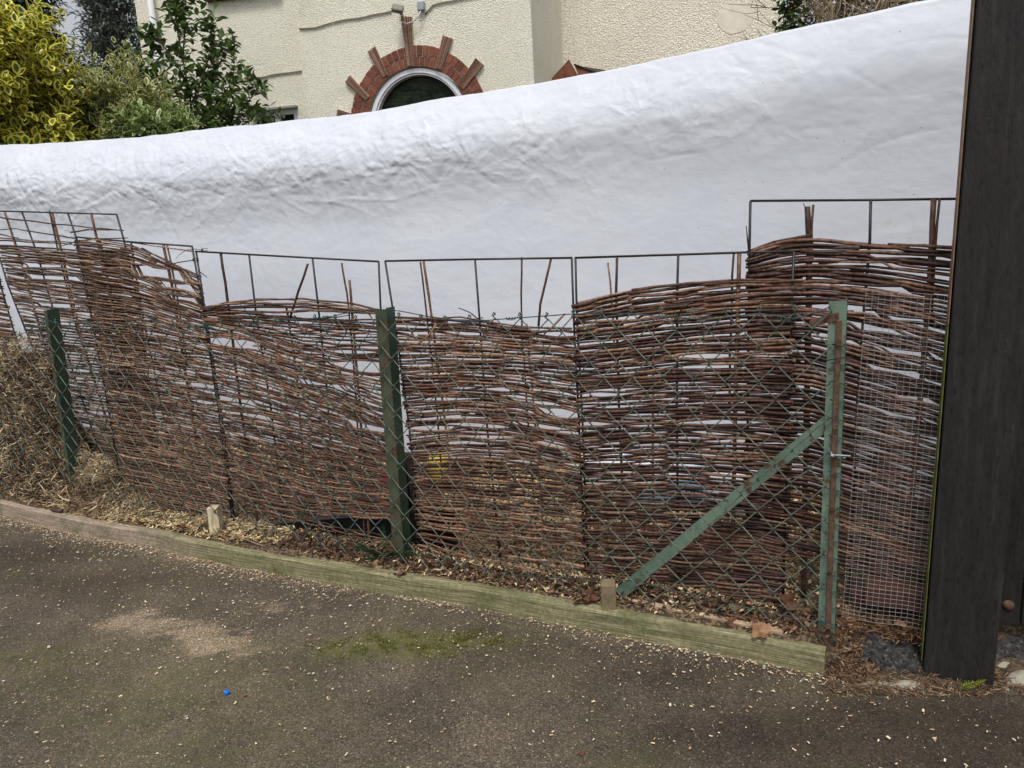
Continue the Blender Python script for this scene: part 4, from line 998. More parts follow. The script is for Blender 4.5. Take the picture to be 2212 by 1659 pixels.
for _ in range(3500):
    u = U(uA, uB + .03); h = heap_h(u) + .01; z = h * random.random(); wv = max(-.14, front_w(u) + .03) + .15 * (z / max(h, .01)) ** 1.3 - U(0, .02)
    if N3(u * 7, z * 7, 30) < .02: continue
    ribbon(mb, FEN.pt(u, z, wv), U(.03, .085), U(.0014, .0036), jit(random.choice([(.54, .42, .25), (.66, .55, .37), (.44, .32, .18)]), .25))
for _ in range(620):       # dry stems
    u = U(uA, uB); h = heap_h(u); z = h * U(.1, 1.0); wv = max(-.125, front_w(u) + .04) + .16 * (z / max(.01, h)) - .01
    p = FEN.pt(u, z, wv); d = (FEN.e * U(-1, 1) + Vector((0, 0, U(-.4, 1)))).normalized() * U(.04, .16)
    mb.tube([p - d / 2, p + FEN.n * U(-.02, .01) + Vector((U(-.01, .01), 0, U(-.01, .01))), p + d / 2], [.0016, .0014, .0008], 4, jit(random.choice(STR[1:6]), .3))
mb.build('dry_stems', M['straw'], HT)
peg_u = (ground(464, 1155) - FEN.o).dot(FEN.e)
# curly shavings along the back of the kerb
mb = MB()
for _ in range(5200):
    u = U(-4.2, -2.2) if random.random() < .72 else U(-2.2, .02)
    wv = front_w(u) + .045 + random.random() ** 1.4 * interp([-4.2, -3.2, -2.4, -1.5, 0], [.12, .16, .18, .2, .18], u)
    z = soil_z(u, wv) + U(.002, .022)
    if u > -2.15 and random.random() < .60: continue
    if abs(u - peg_u) < .09 and wv - front_w(u) < .13: continue
    if -3.35 < u < -2.35: z += .02 * math.exp(-((wv - front_w(u) - .1) / .07) ** 2)
    col = random.choice([(.58, .46, .26), (.66, .54, .34), (.48, .35, .18), (.34, .23, .12)]) if u < -2.15 or random.random() < .2 else random.choice([(.13, .07, .042), (.08, .045, .03), (.18, .105, .06)])
    ribbon(mb, FEN.pt(u, z, wv), U(.01, .035), U(.0015, .004), jit(col, .25), .5)
kind(mb.build('wood_shavings', M['straw'], loc=(0, 0, 0)), 'stuff')
mb = MB()           # crumbled leaf litter in the dark strip behind the board
for _ in range(2600):
    u = U(-2.5, .03); wv = front_w(u) + .04 + random.random() * .15; p = FEN.pt(u, soil_z(u, wv) + U(.001, .018), wv)
    ribbon(mb, p, U(.008, .03), U(.002, .008), jit(random.choice([(.10, .05, .032), (.065, .036, .024), (.15, .075, .042), (.20, .125, .075), (.045, .03, .022)]), .3), .7, 3)
kind(mb.build('leaf_litter', M['deadleaf'], loc=(0, 0, 0)), 'stuff')
# pine-needle litter between kerb end and gate post
mb = MB()
for _ in range(1300):
    p = ground(U(1780, 2212), U(1450, 1505), ZA)
    k = U(0, 1)
    uq = (p - FEN.o).dot(FEN.e); 
    ribbon(mb, p + Vector((0, 0, U(.003, .012))), U(.012, .04), U(.0006, .0016), jit(random.choice([(.13, .07, .04), (.20, .115, .06), (.08, .048, .03), (.30, .21, .12)]), .25), .25)
for _ in range(700):
    u = U(-.02, .14); wv = U(-.13, .04); ribbon(mb, FEN.pt(u, ZA + interp([-.13, .04], [.006, .06], wv) * (1 if u < .1 else .5), wv), U(.010, .035), U(.0008, .003), jit(random.choice([(.16, .085, .05), (.24, .15, .085), (.08, .048, .03)]), .3), .5)
for _ in range(900):
    u = U(-.05, .32); wv = U(.02, .16); ribbon(mb, FEN.pt(u, soil_z(u, wv) + U(-.01, .02), wv), U(.012, .04), U(.0008, .002), jit(random.choice([(.20, .10, .05), (.28, .16, .08), (.10, .055, .035)]), .25), .4)
kind(mb.build('needle_litter', M['straw'], loc=(0, 0, 0)), 'stuff')
# moss on the tarmac
mb = MB(); random.seed(9); n_ = 0
for _ in range(60000):
    if n_ > 2600: break
    c0, rx, ry, am = random.choice(moss_c[:4])
    p = Vector((c0.x + random.gauss(0, rx * .75), c0.y + random.gauss(0, ry * .9), ZA))
    if N3(p.x * 16, p.y * 16, 3) + .5 * N3(p.x * 40, p.y * 40, 1) < .10: continue
    ribbon(mb, p + Vector((0, 0, U(.001, .006))), U(.003, .008), U(.0008, .002), jit(random.choice([(.13, .14, .028), (.095, .098, .024), (.17, .165, .045), (.07, .066, .02)]), .25), 1.6, 2); n_ += 1
kind(mb.build('moss', M['moss'], loc=(0, 0, ZA)), 'stuff')

# ------------------------------------------------------------------ dead leaves and small litter
def leaf_mesh(seed, col, L=.06, lob=True):
    random.seed(seed); mb = MB(); n = 16; ring = []
    for i in range(n):
        a = 2 * math.pi * i / n; k = (.62 + .38 * abs(math.cos(a * 2.5))) if lob else 1
        x = math.cos(a) * L * .5 * k * U(.85, 1.1); y = math.sin(a) * L * .36 * k * U(.85, 1.1)
        ring.append(Vector((x, y, .25 * L * (abs(y) / L * 1.2) + .10 * L * math.sin(a * 3 + seed))))
    b = mb.add(ring, []); c = len(mb.v); mb.v.append((0, 0, 0.0))
    for i in range(n): mb.face((b + i, b + (i + 1) % n, c), jit(col, .2))
    mb.tube([Vector((L * .45, 0, .01)), Vector((L * .65, .003, .012)), Vector((L * .82, -.003, .003))], .0011, 4, (.12, .07, .04))
    return mb
LC = [(.17, .075, .038), (.24, .13, .07), (.11, .05, .03), (.30, .19, .11), (.14, .06, .033)]
leaf_src = []
for s_ in range(5): leaf_src.append(leaf_mesh(40 + s_, LC[s_], .075))
def leaf_at(p, src, sc, rz, tx, ty, label, first={}):
    if src not in first:
        o = leaf_src[src].build('dead_leaf', M['deadleaf'], loc=(0, 0, 0)); first[src] = o
    else:
        o = first[src].copy(); COL.objects.link(o)
    o.location = p; o.rotation_euler = (tx, ty, rz); o.scale = (sc,) * 3
    return tag(o, label, 'dead leaf', 'dead leaves behind the kerb board')
leaf_at(ground(1702, 1300, .05), 2, 1.25, .4, 1.0, .3, 'big curled russet leaf propped against the mesh left of the end post')
leaf_at(ground(1640, 1362, .02), 1, 1.25, 1.2, .3, -.2, 'pale brown lobed leaf on the soil behind the right end of the kerb')
leaf_at(ground(640, 1182, .012), 4, 1.0, .2, .3, .2, 'rust-red leaf just behind the kerb, left one of two right of the sawdust-topped peg')
leaf_at(ground(722, 1198, .012), 0, .95, 2.2, .4, -.2, 'rust-red leaf just behind the kerb, right one of two right of the sawdust-topped peg')
leaf_at(ground(812, 1222, .012), 3, .9, 1.0, .8, .3, 'upright tan leaf behind the kerb left of the middle post foot')
leaf_at(ground(865, 1240, .012), 4, .8, 3.0, .2, .1, 'reddish-brown leaf lying at the foot of the middle post')
leaf_at(ground(868, 1158, .03), 3, .9, .6, .5, .1, 'broad tan leaf under the slumped rods beside the middle post')
leaf_at(ground(402, 1140, .03), 2, .9, 1.6, .4, .3, 'dark brown leaf among the shavings left of the sawdust-topped peg')
leaf_at(ground(425, 1128, .03), 3, .8, .2, .6, .1, 'pale buff leaf standing in the shavings left of the sawdust-topped peg')
leaf_at(ground(385, 1137, .03), 4, .8, 2.5, .3, .2, 'small red-brown leaf in the shavings, leftmost of the three there')
leaf_at(ground(1278, 1285, .03), 2, 1.1, .9, .9, .2, 'crumpled dark leaf heaped against the left of the mossy peg')
leaf_at(ground(1255, 1300, .02), 0, .9, 2.9, .5, .1, 'russet leaf lying behind the kerb left of the mossy peg')
leaf_at(ground(1580, 1345, .02), 2, .8, .3, .6, .4, 'dark brown leaf tangled in the lowest mesh behind the right kerb')
leaf_at(ground(1790, 1270, .10), 1, .6, 1.5, 1.2, .1, 'small buff leaf stuck against the end post low down')
leaf_at(ground(1945, 1348, .03), 1, .6, .7, .5, .1, 'small pale leaf against the fine wire mesh bottom')
leaf_at(ground(2020, 1330, .08), 4, 1.0, .4, 1.2, .2, 'red-brown leaf standing inside the fine mesh by the gate post')
leaf_at(ground(1990, 1375, .0), 3, .7, 2.1, .5, .2, 'tan curled leaf below the fine mesh beside the gate post')
leaf_at(ground(1560, 1300, .10), 2, .7, 1.9, .9, .1, 'withered leaf hanging in the mesh under the brace')
leaf_at(ground(1255, 1627, ZA), 2, .35, .8, .2, .1, 'tiny dark leaf alone on the tarmac in the foreground')
leaf_at(ground(529, 1502, ZA), 1, .30, 1.8, .3, .3, 'small orange-brown scrap next to the blue plastic on the tarmac')
leaf_at(ground(1760, 1432, ZA), 1, .35, .5, .3, .3, 'small buff leaf on the needles by the cut kerb end')
random.seed(77)
mb = MB(); c0 = ground(490, 1497, ZA + .002); n = 10
top = [c0 + Vector((math.cos(a) * .009 * U(.8, 1.15), math.sin(a) * .008 * U(.8, 1.15), .006 + U(-.002, .003))) for a in [k * 2 * math.pi / n for k in range(n)]]
bot = [q_ + Vector((0, 0, -.006)) for q_ in top]
mb.add(top + bot + [c0 + Vector((0, 0, .009))], [(k, (k + 1) % n, 20) for k in range(n)] + [(k, n + k, n + (k + 1) % n, (k + 1) % n) for k in range(n)])
tag(mb.build('plastic_scrap', M['blueplastic'], smooth=False), 'bright blue scrap of plastic lying on the tarmac', 'litter')
def sprig(p, L, ang, col, label, n=14, lift=.2, name='conifer_sprig'):
    mb = MB(); d = Vector((math.cos(ang), math.sin(ang), lift)); s_ = Vector((-math.sin(ang), math.cos(ang), 0))
    mb.tube([p, p + d * L * .5 + Vector((0, 0, .006)), p + d * L], [.0012, .001, .0006], 4, col)
    for i in range(n):
        f = (i + 1) / n; q_ = p + d * L * f
        for sg in (-1, 1):
            ll = L * .35 * (1 - f * .75)
            e = q_ + (d * .8 + s_ * sg).normalized() * ll + Vector((0, 0, U(-.003, .005)))
            mb.tube([q_, q_ * .5 + e * .5 + Vector((0, 0, .002)), e], [.0011, .0013, .0005], 4, jit(col, .25))
    return mb
mb = sprig(ground(2072, 1488, ZA + .004), .075, .12, (.22, .27, .03), '')
tag(mb.build('conifer_sprig', M['leafmat']), 'yellow-green conifer sprig lying in front of the gate post', 'sprig')
mb = MB()
base = ground(815, 1215, .0) + FEN.n * .05
for k in range(9):
    a = U(0, 6.28); m2 = sprig(base, U(.10, .19), a, jit((.018, .055, .018), .3), '', 16, U(.15, .8))
    off_ = len(mb.v); mb.v += m2.v; mb.f += [tuple(i + off_ for i in f) for f in m2.f]; mb.c += m2.c; mb.m += m2.m
tag(mb.build('green_weed', M['leafmat']), 'dark green feathery weed growing left of the foot of the middle post', 'weed')
mb = MB(); c0 = ground(122, 1102, .02)
mb.tube([c0 - FEN.e * .035, c0, c0 + FEN.e * .04], [.010, .011, .009], 7, (.06, .035, .025)); tag(mb.build('bark_piece', M['rod']), 'dark stub of bark lying on the kerb top at far left', 'bark')

# ------------------------------------------------------------------ house
hc = HOU.hit(905, 265); HOc = (hc - HOU.o).dot(HOU.e)
hp = HOU.pt(HOc, 0)
HS = thing('house', hp, 'cream pebble-dashed house with an arched front doorway behind the tarpaulin', 'house')
hz = hc.z
def hu_(x, y, off=0): return HOU.uz(x, y, off)
rin = abs(hu_(902, 144)[1] - hz); rout = abs(hu_(909, 98)[1] - hz)
uL0 = hu_(652, 150)[0]; uR0 = hu_(1150, 90)[0]; ZT = 6.2
mb = MB(); NA = 28
arc = [(HOc + rin * math.cos(math.pi * k / NA), hz + rin * math.sin(math.pi * k / NA)) for k in range(NA + 1)]
def hv(u, z, o=0): return HOU.pt(u, z, o)
mb.add([hv(uL0, 0), hv(HOc - rin, 0), hv(HOc - rin, hz), hv(HOc - rin, ZT), hv(uL0, ZT), hv(uL0, hz)], [(0, 1, 2, 5), (5, 2, 3, 4)])
mb.add([hv(HOc + rin, 0), hv(uR0, 0), hv(uR0, hz), hv(uR0, ZT), hv(HOc + rin, ZT), hv(HOc + rin, hz)], [(0, 1, 2, 5), (5, 2, 3, 4)])
for k in range(NA):
    (ua, za), (ub, zb) = arc[k], arc[k + 1]; mb.add([hv(ua, za), hv(ub, zb), hv(ub, ZT), hv(ua, ZT)], [(0, 1, 2, 3)])
out = [(HOc + rin, 0)] + arc + [(HOc - rin, 0)]
for (ua, za), (ub, zb) in zip(out[:-1], out[1:]): mb.add([hv(ua, za), hv(ub, zb), hv(ub, zb, .16), hv(ua, za, .16)], [(0, 1, 2, 3)])
RB = 2.05
mb.add([hv(uR0, 0), hv(uR0, 0, RB), hv(uR0, ZT, RB), hv(uR0, ZT)], [(0, 1, 2, 3)])
mb.add([hv(uL0, 0), hv(uL0, 0, .3), hv(uL0, ZT, .3), hv(uL0, ZT)], [(0, 1, 2, 3)])
wall_f = mb.build('wall', M['dash'], HS, smooth=False)
# left wing, a step back
LB = .22
uLe = hu_(296, 40, LB)[0]
mb = MB(); w0 = [hu_(560, 238, LB), hu_(640, 330, LB)]
wu0, wu1, wz1 = hu_(548, 240, LB)[0], hu_(641, 240, LB)[0], hu_(600, 238, LB)[1]
wz0 = 1.0
mb.add([hv(uLe, 0, LB), hv(uL0, 0, LB), hv(uL0, wz0, LB), hv(uLe, wz0, LB)], [(0, 1, 2, 3)])
mb.add([hv(uLe, wz1, LB), hv(uL0, wz1, LB), hv(uL0, ZT, LB), hv(uLe, ZT, LB)], [(0, 1, 2, 3)])
mb.add([hv(uLe, wz0, LB), hv(wu0, wz0, LB), hv(wu0, wz1, LB), hv(uLe, wz1, LB)], [(0, 1, 2, 3)])
mb.add([hv(wu1, wz0, LB), hv(uL0, wz0, LB), hv(uL0, wz1, LB), hv(wu1, wz1, LB)], [(0, 1, 2, 3)])
for a_, b_ in (((wu0, wz0), (wu1, wz0)), ((wu1, wz0), (wu1, wz1)), ((wu1, wz1), (wu0, wz1)), ((wu0, wz1), (wu0, wz0))):
    mb.add([hv(*a_, LB), hv(*b_, LB), hv(*b_, LB + .12), hv(*a_, LB + .12)], [(0, 1, 2, 3)])
mb.add([hv(uLe, 0, LB), hv(uLe, 0, LB + 5), hv(uLe, ZT, LB + 5), hv(uLe, ZT, LB)], [(0, 1, 2, 3)])
mb.build('wall', M['dash'], HS, smooth=False)
# right wing further back
uRe = hu_(1691, 30, RB)[0]
mb = MB(); mb.add([hv(uR0, 0, RB), hv(uRe, 0, RB), hv(uRe, ZT, RB), hv(uR0, ZT, RB)], [(0, 1, 2, 3)])
mb.add([hv(uRe, 0, RB), hv(uRe, 0, RB + 4), hv(uRe, ZT, RB + 4), hv(uRe, ZT, RB)], [(0, 1, 2, 3)])
mb.build('wall', M['dash2'], HS, smooth=False)
mb = MB()
for (ra, rb, rc) in ((uLe - .3, uR0 + .1, -.15), (uR0 + .1, uRe + .3, RB - .15)):
    mb.add([hv(ra, ZT, rc), hv(rb, ZT, rc), hv(rb, ZT + 2.4, rc + 3), hv(ra, ZT + 2.4, rc + 3), hv(rb, ZT, rc + 6), hv(ra, ZT, rc + 6)], [(0, 1, 2, 3), (3, 2, 4, 5), (0, 3, 5), (1, 4, 2)])
mb.build('roof', M['darktile'], HS, smooth=False)
# smooth patch
mb = MB(); pcu, pcz = hu_(1588, 38, RB); ru_ = abs(hu_(1627, 38, RB)[0] - pcu); rz_ = abs(hu_(1588, 72, RB)[1] - pcz)
ring = [hv(pcu + ru_ * math.cos(a) * (1 + .1 * N3(math.cos(a) * 2, math.sin(a) * 2, 3)), pcz + rz_ * math.sin(a) * (1 + .12 * N3(math.cos(a) * 2, math.sin(a) * 2, 8)), RB - .004) for a in [k * math.pi / 14 for k in range(28)]]
mb.add(ring, [tuple(range(28))]); mb.build('render_patch', M['patch'], HS, smooth=False)
# brick arch: two courses of bricks on a mortar bed
mb = MB(); random.seed(13)
def wedge(mb, ra, rb, a0_, a1_, o0, o1, c, m=0):
    P = []
    for o in (o0, o1):
        for (r, a) in ((ra, a0_), (rb, a0_), (rb, a1_), (ra, a1_)): P.append(hv(HOc + r * math.cos(a), hz + r * math.sin(a), o))
    mb.add(P, [(4, 5, 6, 7), (0, 1, 5, 4), (1, 2, 6, 5), (2, 3, 7, 6), (3, 0, 4, 7)], c, m)
a0_, a1_ = -.05, math.pi + .05; rm = (rin + rout) / 2
for k in range(40):
    b0_, b1_ = a0_ + (a1_ - a0_) * k / 40, a0_ + (a1_ - a0_) * (k + 1) / 40
    wedge(mb, rin + .002, rout - .004, b0_, b1_, -.001, -.012, (.3, .26, .2), 1)
nb_ = 34
for rr0, rr1, sh in ((rin + .003, rm - .006, 0), (rm + .006, rout, .5)):
    for k in range(nb_ + 1):
        b0_ = a0_ + (a1_ - a0_) * (k - sh) / nb_; b1_ = a0_ + (a1_ - a0_) * (k + 1 - sh) / nb_
        g_ = .006 / rr1
        wedge(mb, rr0, rr1 + U(-.004, .004), b0_ + g_, b1_ - g_, -.002, -.022 + U(-.002, .002), jit((.20, .068, .042), .24))
mb.build('brick_arch', [M['brick'], M['mortar']], HS, smooth=False)
# sunburst rays of ribbed tile
def ray_part(tip0, tip1, base0, base1):
    mb = MB(); T0, T1, B0, B1 = [hu_(*q_, -.03) for q_ in (tip0, tip1, base0, base1)]
    n = 5
    for k in range(n):
        f0, f1 = (k + .20) / n, (k + .80) / n
        L = lambda a, b, f: (a[0] + (b[0] - a[0]) * f, a[1] + (b[1] - a[1]) * f)
        q_ = [L(B0, B1, f0), L(B0, B1, f1), L(T0, T1, f1), L(T0, T1, f0)]
        ext = U(-.008, .008)
        P = [hv(u_, z_, -.005) for u_, z_ in q_] + [hv(u_, z_, -.036) for u_, z_ in q_]
        mb.add(P, [(4, 5, 6, 7), (0, 1, 5, 4), (1, 2, 6, 5), (2, 3, 7, 6), (3, 0, 4, 7)], jit(random.choice([(.17, .085, .06), (.22, .115, .08), (.28, .16, .115)]), .2))
    q_ = [B0, B1, T1, T0]; P = [hv(u_, z_, -.003) for u_, z_ in q_] + [hv(u_, z_, -.026) for u_, z_ in q_]
    mb.add(P, [(4, 5, 6, 7), (0, 1, 5, 4), (1, 2, 6, 5), (2, 3, 7, 6), (3, 0, 4, 7)], (.46, .36, .27))
    mb.build('sunburst_ray', M['ray'], HS, smooth=False)
ray_part((865, 35), (889, 36), (880, 143), (894, 143))
ray_part((956, 76), (977, 83), (939, 147), (953, 151))
ray_part((1027, 125), (1044, 140), (989, 183), (1001, 193))
ray_part((794, 112), (810, 100), (826, 168), (837, 161))
ray_part((745, 178), (756, 162), (789, 217), (798, 209))
ray_part((727, 252), (729, 236), (775, 261), (777, 250))
ray_part((1078, 196), (1088, 213), (1012, 237), (1017, 247))
# arched window frame and glass
mb = MB(); rf0, rf1 = rin - .012, rin - .075
for k in range(NA):
    b0_, b1_ = math.pi * k / NA, math.pi * (k + 1) / NA
    P = []
    for o, r in ((.004, rf0), (.004, rf1 + .02), (.02, rf1 + .012), (.02, rf1), (.12, rf1), (.12, rf0)):
        P += [hv(HOc + r * math.cos(a), hz + r * math.sin(a), o) for a in (b0_, b1_)]
    mb.add(P, [(2 * i, 2 * i + 1, 2 * i + 3, 2 * i + 2) for i in range(5)] + [(10, 11, 1, 0)])
for sg in (-1, 1): 
    x0 = HOc + sg * rf0; mb.box(hv(min(x0, HOc + sg * rf1), 0, .004), HOU.e * (rf0 - rf1), HOU.n * .11, Vector((0, 0, hz)))
fr = mb.build('door_frame', M['upvc'], HS, smooth=False)
mb = MB(); mb.add([hv(HOc + (rf1 + .004) * math.cos(math.pi * k / NA), hz + (rf1 + .004) * math.sin(math.pi * k / NA), .095) for k in range(NA + 1)], [tuple(range(NA + 1))])
mb.add([hv(HOc - rf1, 0, .095), hv(HOc + rf1, 0, .095), hv(HOc + rf1, hz, .095), hv(HOc - rf1, hz, .095)], [(0, 1, 2, 3)])
mb.build('pane', M['glass'], fr, smooth=False)
# small window at the left with flashing
mb = MB(); fw = .05
for (a_, b_, c_, d_) in ((wu0, wu1, wz1 - fw, wz1), (wu0, wu0 + fw, wz0, wz1 - fw), (wu1 - fw, wu1, wz0, wz1 - fw), (wu0 + .52 * (wu1 - wu0) - .03, wu0 + .52 * (wu1 - wu0) + .03, wz0, wz1 - fw)):
    mb.box(hv(a_, c_, LB + .02), HOU.e * (b_ - a_), HOU.n * .05, Vector((0, 0, d_ - c_)))
wn = mb.build('window_frame', M['upvc'], HS, smooth=False)
mb = MB(); mb.add([hv(wu0, wz0, LB + .055), hv(wu1, wz0, LB + .055), hv(wu1, wz1, LB + .055), hv(wu0, wz1, LB + .055)], [(0, 1, 2, 3)]); mb.build('pane', M['glass'], wn, smooth=False)
mb = MB(); mb.box(hv(wu0 - .05, wz1 + .005, LB - .05), HOU.e * (wu1 - wu0 + .07), HOU.n * .06, Vector((0, 0, .022))); mb.build('flashing', M['lead'], wn, smooth=False)
# brown sill of the window above
s0, s1 = hu_(448, 2, LB)[0], hu_(502, 0, LB)[0]; sz = hu_(455, 5, LB)[1]
mb = MB(); mb.box(hv(s0, sz, LB - .08), HOU.e * (s1 - s0 + .6), HOU.n * .1, Vector((0, 0, .07)), bev=.004); mb.build('window_sill', M['brownwood'], HS, smooth=False)
mb = MB(); mb.box(hv(s0 + .05, sz + .07, LB - .01), HOU.e * (s1 - s0 + .5), HOU.n * .012, Vector((0, 0, 1.0))); mb.build('upper_window', M['glass'], HS, smooth=False)
# porch roof corner
mb = MB()
pk = hu_(1229, 128, RB * .55); pl = hu_(1178, 180, RB * .55); p_r = hu_(1320, 165, RB * .55); ob = RB * .55
A0, A1, A2 = hv(*pk, ob), hv(pl[0], pl[1] - .02, ob), hv(p_r[0], p_r[1], ob + .2)
bk = hv(pk[0] + .02, pk[1] - .1, ob + .25)
mb.add([A0, A1, hv(pk[0] + .10, pk[1] - .19, ob + .05), A1 - Vector((0, 0, .08)), hv(pk[0] + .10, pk[1] - .4, ob + .05)], [(0, 1, 2), (1, 3, 4, 2)], m=0)
mb.add([hv(pk[0] + .06, pk[1] - .07, ob + .02), hv(pk[0] + .10, pk[1] - .19, ob + .04), A2 - Vector((0, 0, .05)), A2, hv(pk[0] + .10, pk[1] - .4, ob + .04)], [(0, 1, 2, 3), (1, 4, 2)], m=0)
mb.add([hv(pk[0] + .06, pk[1] - .065, ob + .02), A2 + Vector((0, 0, .01)), hv(pk[0] + .9, pk[1] - .12, RB), hv(pk[0] + .1, pk[1] - .02, RB)], [(0, 1, 2, 3)], m=1)
mb.tube([hv(pk[0] + .055, pk[1] - .06, ob + .01), A2 + Vector((0, 0, .012))], .012, 6, m=1)
mb.build('porch_roof', [M['terracotta'], M['darktile']], HS, smooth=False)
# cables, lamp, junction box, drainpipe: things fixed to the house
def cable(px, r, mat, label, off=0, name='cable'):
    mb = MB(); P = [HOU.hit(x, y, off - .012) for x, y in px]; P, _ = resample(P, .06)
    mb.tube([p + Vector((0, 0, .008 * N3(i * .4, px[0][0]))) for i, p in enumerate(P)], r, 5); return tag(mb.build(name, M[mat]), label, 'cable')
cable([(646, 62), (680, 60), (722, 47), (790, 36), (846, 24)], .008, 'cable', 'weathered cable sagging across the wall to the left of the floodlight')
cable([(530, 172), (600, 160), (660, 152)], .008, 'cable', 'short cable on the set-back wall above the small window', LB)
cable([(918, 31), (925, 25), (929, 13), (945, 8), (986, 0), (1040, -12)], .008, 'cable', 'grey cable rising right from the junction box', 0)
cable([(862, 30), (864, 45), (879, 52), (896, 46), (906, 34), (909, 24)], .007, 'whitecable', 'pale cable looping from the floodlight to the junction box', -.05)
FL = thing('floodlight', HOU.hit(860, 20), 'small tilted grey floodlight on the wall above the arch', 'floodlight')
mb = MB(); c0 = HOU.hit(859, 19, -.16)
ax = (HOU.e * .95 + Vector((0, 0, -.25))).normalized() * .12; az = (HOU.n * .7 + Vector((0, 0, .7))).normalized() * .09; ay = ax.cross(az).normalized() * .045
mb.box(c0 - ax / 2 - ay / 2 - az / 2, ax, ay, az, bev=.008); mb.build('lamp_body', M['lamp'], FL, smooth=False)
mb = MB(); mb.box(c0 - ax * .42 - ay * .5 - ay.normalized() * .003 - az * .42, ax * .84, ay.normalized() * .0025, az * .84); mb.build('lens', simple('dusty_lens', (.30, .29, .24), .3, 20, .2), FL, smooth=False)
mb = MB(); mb.tube([HOU.hit(868, 30, -.005), HOU.hit(866, 29, -.08), c0 + Vector((0, 0, -.02))], .014, 6); mb.build('bracket', M['lamp'], FL)
JB = thing('junction_box', HOU.hit(909, 14), 'square grey junction box on the wall right of the floodlight', 'junction box')
mb = MB(); c0 = HOU.hit(901, 23, -.05); mb.box(c0, HOU.e * .075, HOU.n * .05, Vector((0, 0, .085)), bev=.006); mb.build('box', M['greyplastic'], JB, smooth=False)
mb = MB(); mb.box(c0 + HOU.e * .004 - HOU.n * .006 + Vector((0, 0, .004)), HOU.e * .067, HOU.n * .005, Vector((0, 0, .077)), bev=.003); mb.build('lid', M['greyplastic'], JB, smooth=False)
mb = MB(); dq = HOU.hit(322, -60, LB - .07); dq2 = HOU.hit(334, 72, LB - .07)
mb.tube([Vector((dq2.x, dq2.y, ZT)), Vector((dq2.x, dq2.y, .05))], .034, 12)
for z_ in (hz + .9, hz + 2.0): mb.tube([Vector((dq2.x, dq2.y, z_)), Vector((dq2.x, dq2.y, z_ + .05))], .041, 12)
tag(mb.build('drainpipe', M['upvc']), 'white plastic drainpipe down the left corner of the house', 'drainpipe')

# ------------------------------------------------------------------ foliage
def add_leaf(mb, p, d, nrm, L, W, c_in, c_edge=None, fold=.25, curl=.15):
    d = d.normalized(); s_ = d.cross(nrm)
    if s_.length < 1e-4: return
    s_ = s_.normalized(); up = s_.cross(d)
    def P(f, w_): return p + d * (L * f) + s_ * (W * w_) + up * (abs(w_) * W * fold - curl * L * f * f)
    if c_edge is None:
        vs = [P(0, 0), P(.3, .42), P(.65, .42), P(1, 0), P(.65, -.42), P(.3, -.42)]
        mb.add(vs, [(0, 3, 2, 1), (0, 5, 4, 3)], c_in); mb.c[-1] = tuple(x * .86 for x in c_in)
    else:
        o = [P(0, 0), P(.22, .40), P(.55, .5), P(.85, .28), P(1, 0), P(.85, -.28), P(.55, -.5), P(.22, -.40)]
        i_ = [P(.14, 0), P(.30, .22), P(.54, .30), P(.74, .15), P(.84, 0), P(.74, -.15), P(.54, -.30), P(.30, -.22)]
        b = mb.add(o + i_, [])
        for k in range(8): mb.face((b + k, b + (k + 1) % 8, b + 8 + (k + 1) % 8, b + 8 + k), c_edge)
        mb.face((b + 8, b + 9, b + 10, b + 11, b + 12), c_in); mb.face((b + 12, b + 13, b + 14, b + 15, b + 8), tuple(x * .86 for x in c_in))
def rv(): return Vector((random.gauss(0, 1), random.gauss(0, 1), random.gauss(0, 1))).normalized()
def shoot(fo, st, p0, d, L, nleaf, ll, lw, cf, r=.004, droop=.0, ang=.9, start=.15, mbc=(.1, .09, .04)):
    pts = [p0]; dd = d.normalized(); n = 6
    for i in range(n):
        dd = (dd + rv() * .13 + Vector((0, 0, -droop))).normalized(); pts.append(pts[-1] + dd * L / n)
    st.tube(pts, [r * (1 - .8 * i / n) for i in range(n + 1)], 4, mbc, cap=False)
    az_ = random.random() * 6
    for k in range(nleaf):
        f = start + (1 - start) * (k + .5) / nleaf; x = f * n; i = min(n - 1, int(x)); q_ = pts[i].lerp(pts[i + 1], x - i); ax = (pts[i + 1] - pts[i]).normalized()
        az_ += 2.4; o = ax.orthogonal().normalized(); o2 = ax.cross(o); out = o * math.cos(az_) + o2 * math.sin(az_)
        ld = (ax * (1 - ang * .6 + f * .35) + out * ang + Vector((0, 0, -.12))).normalized()
        nr = (Vector((0, 0, 1)) + out * -.3 + rv() * .35)
        s_ = U(.7, 1.15); ci, ce = cf()
        add_leaf(fo, q_, ld, nr, ll * s_, lw * s_, ci, ce)
    return pts
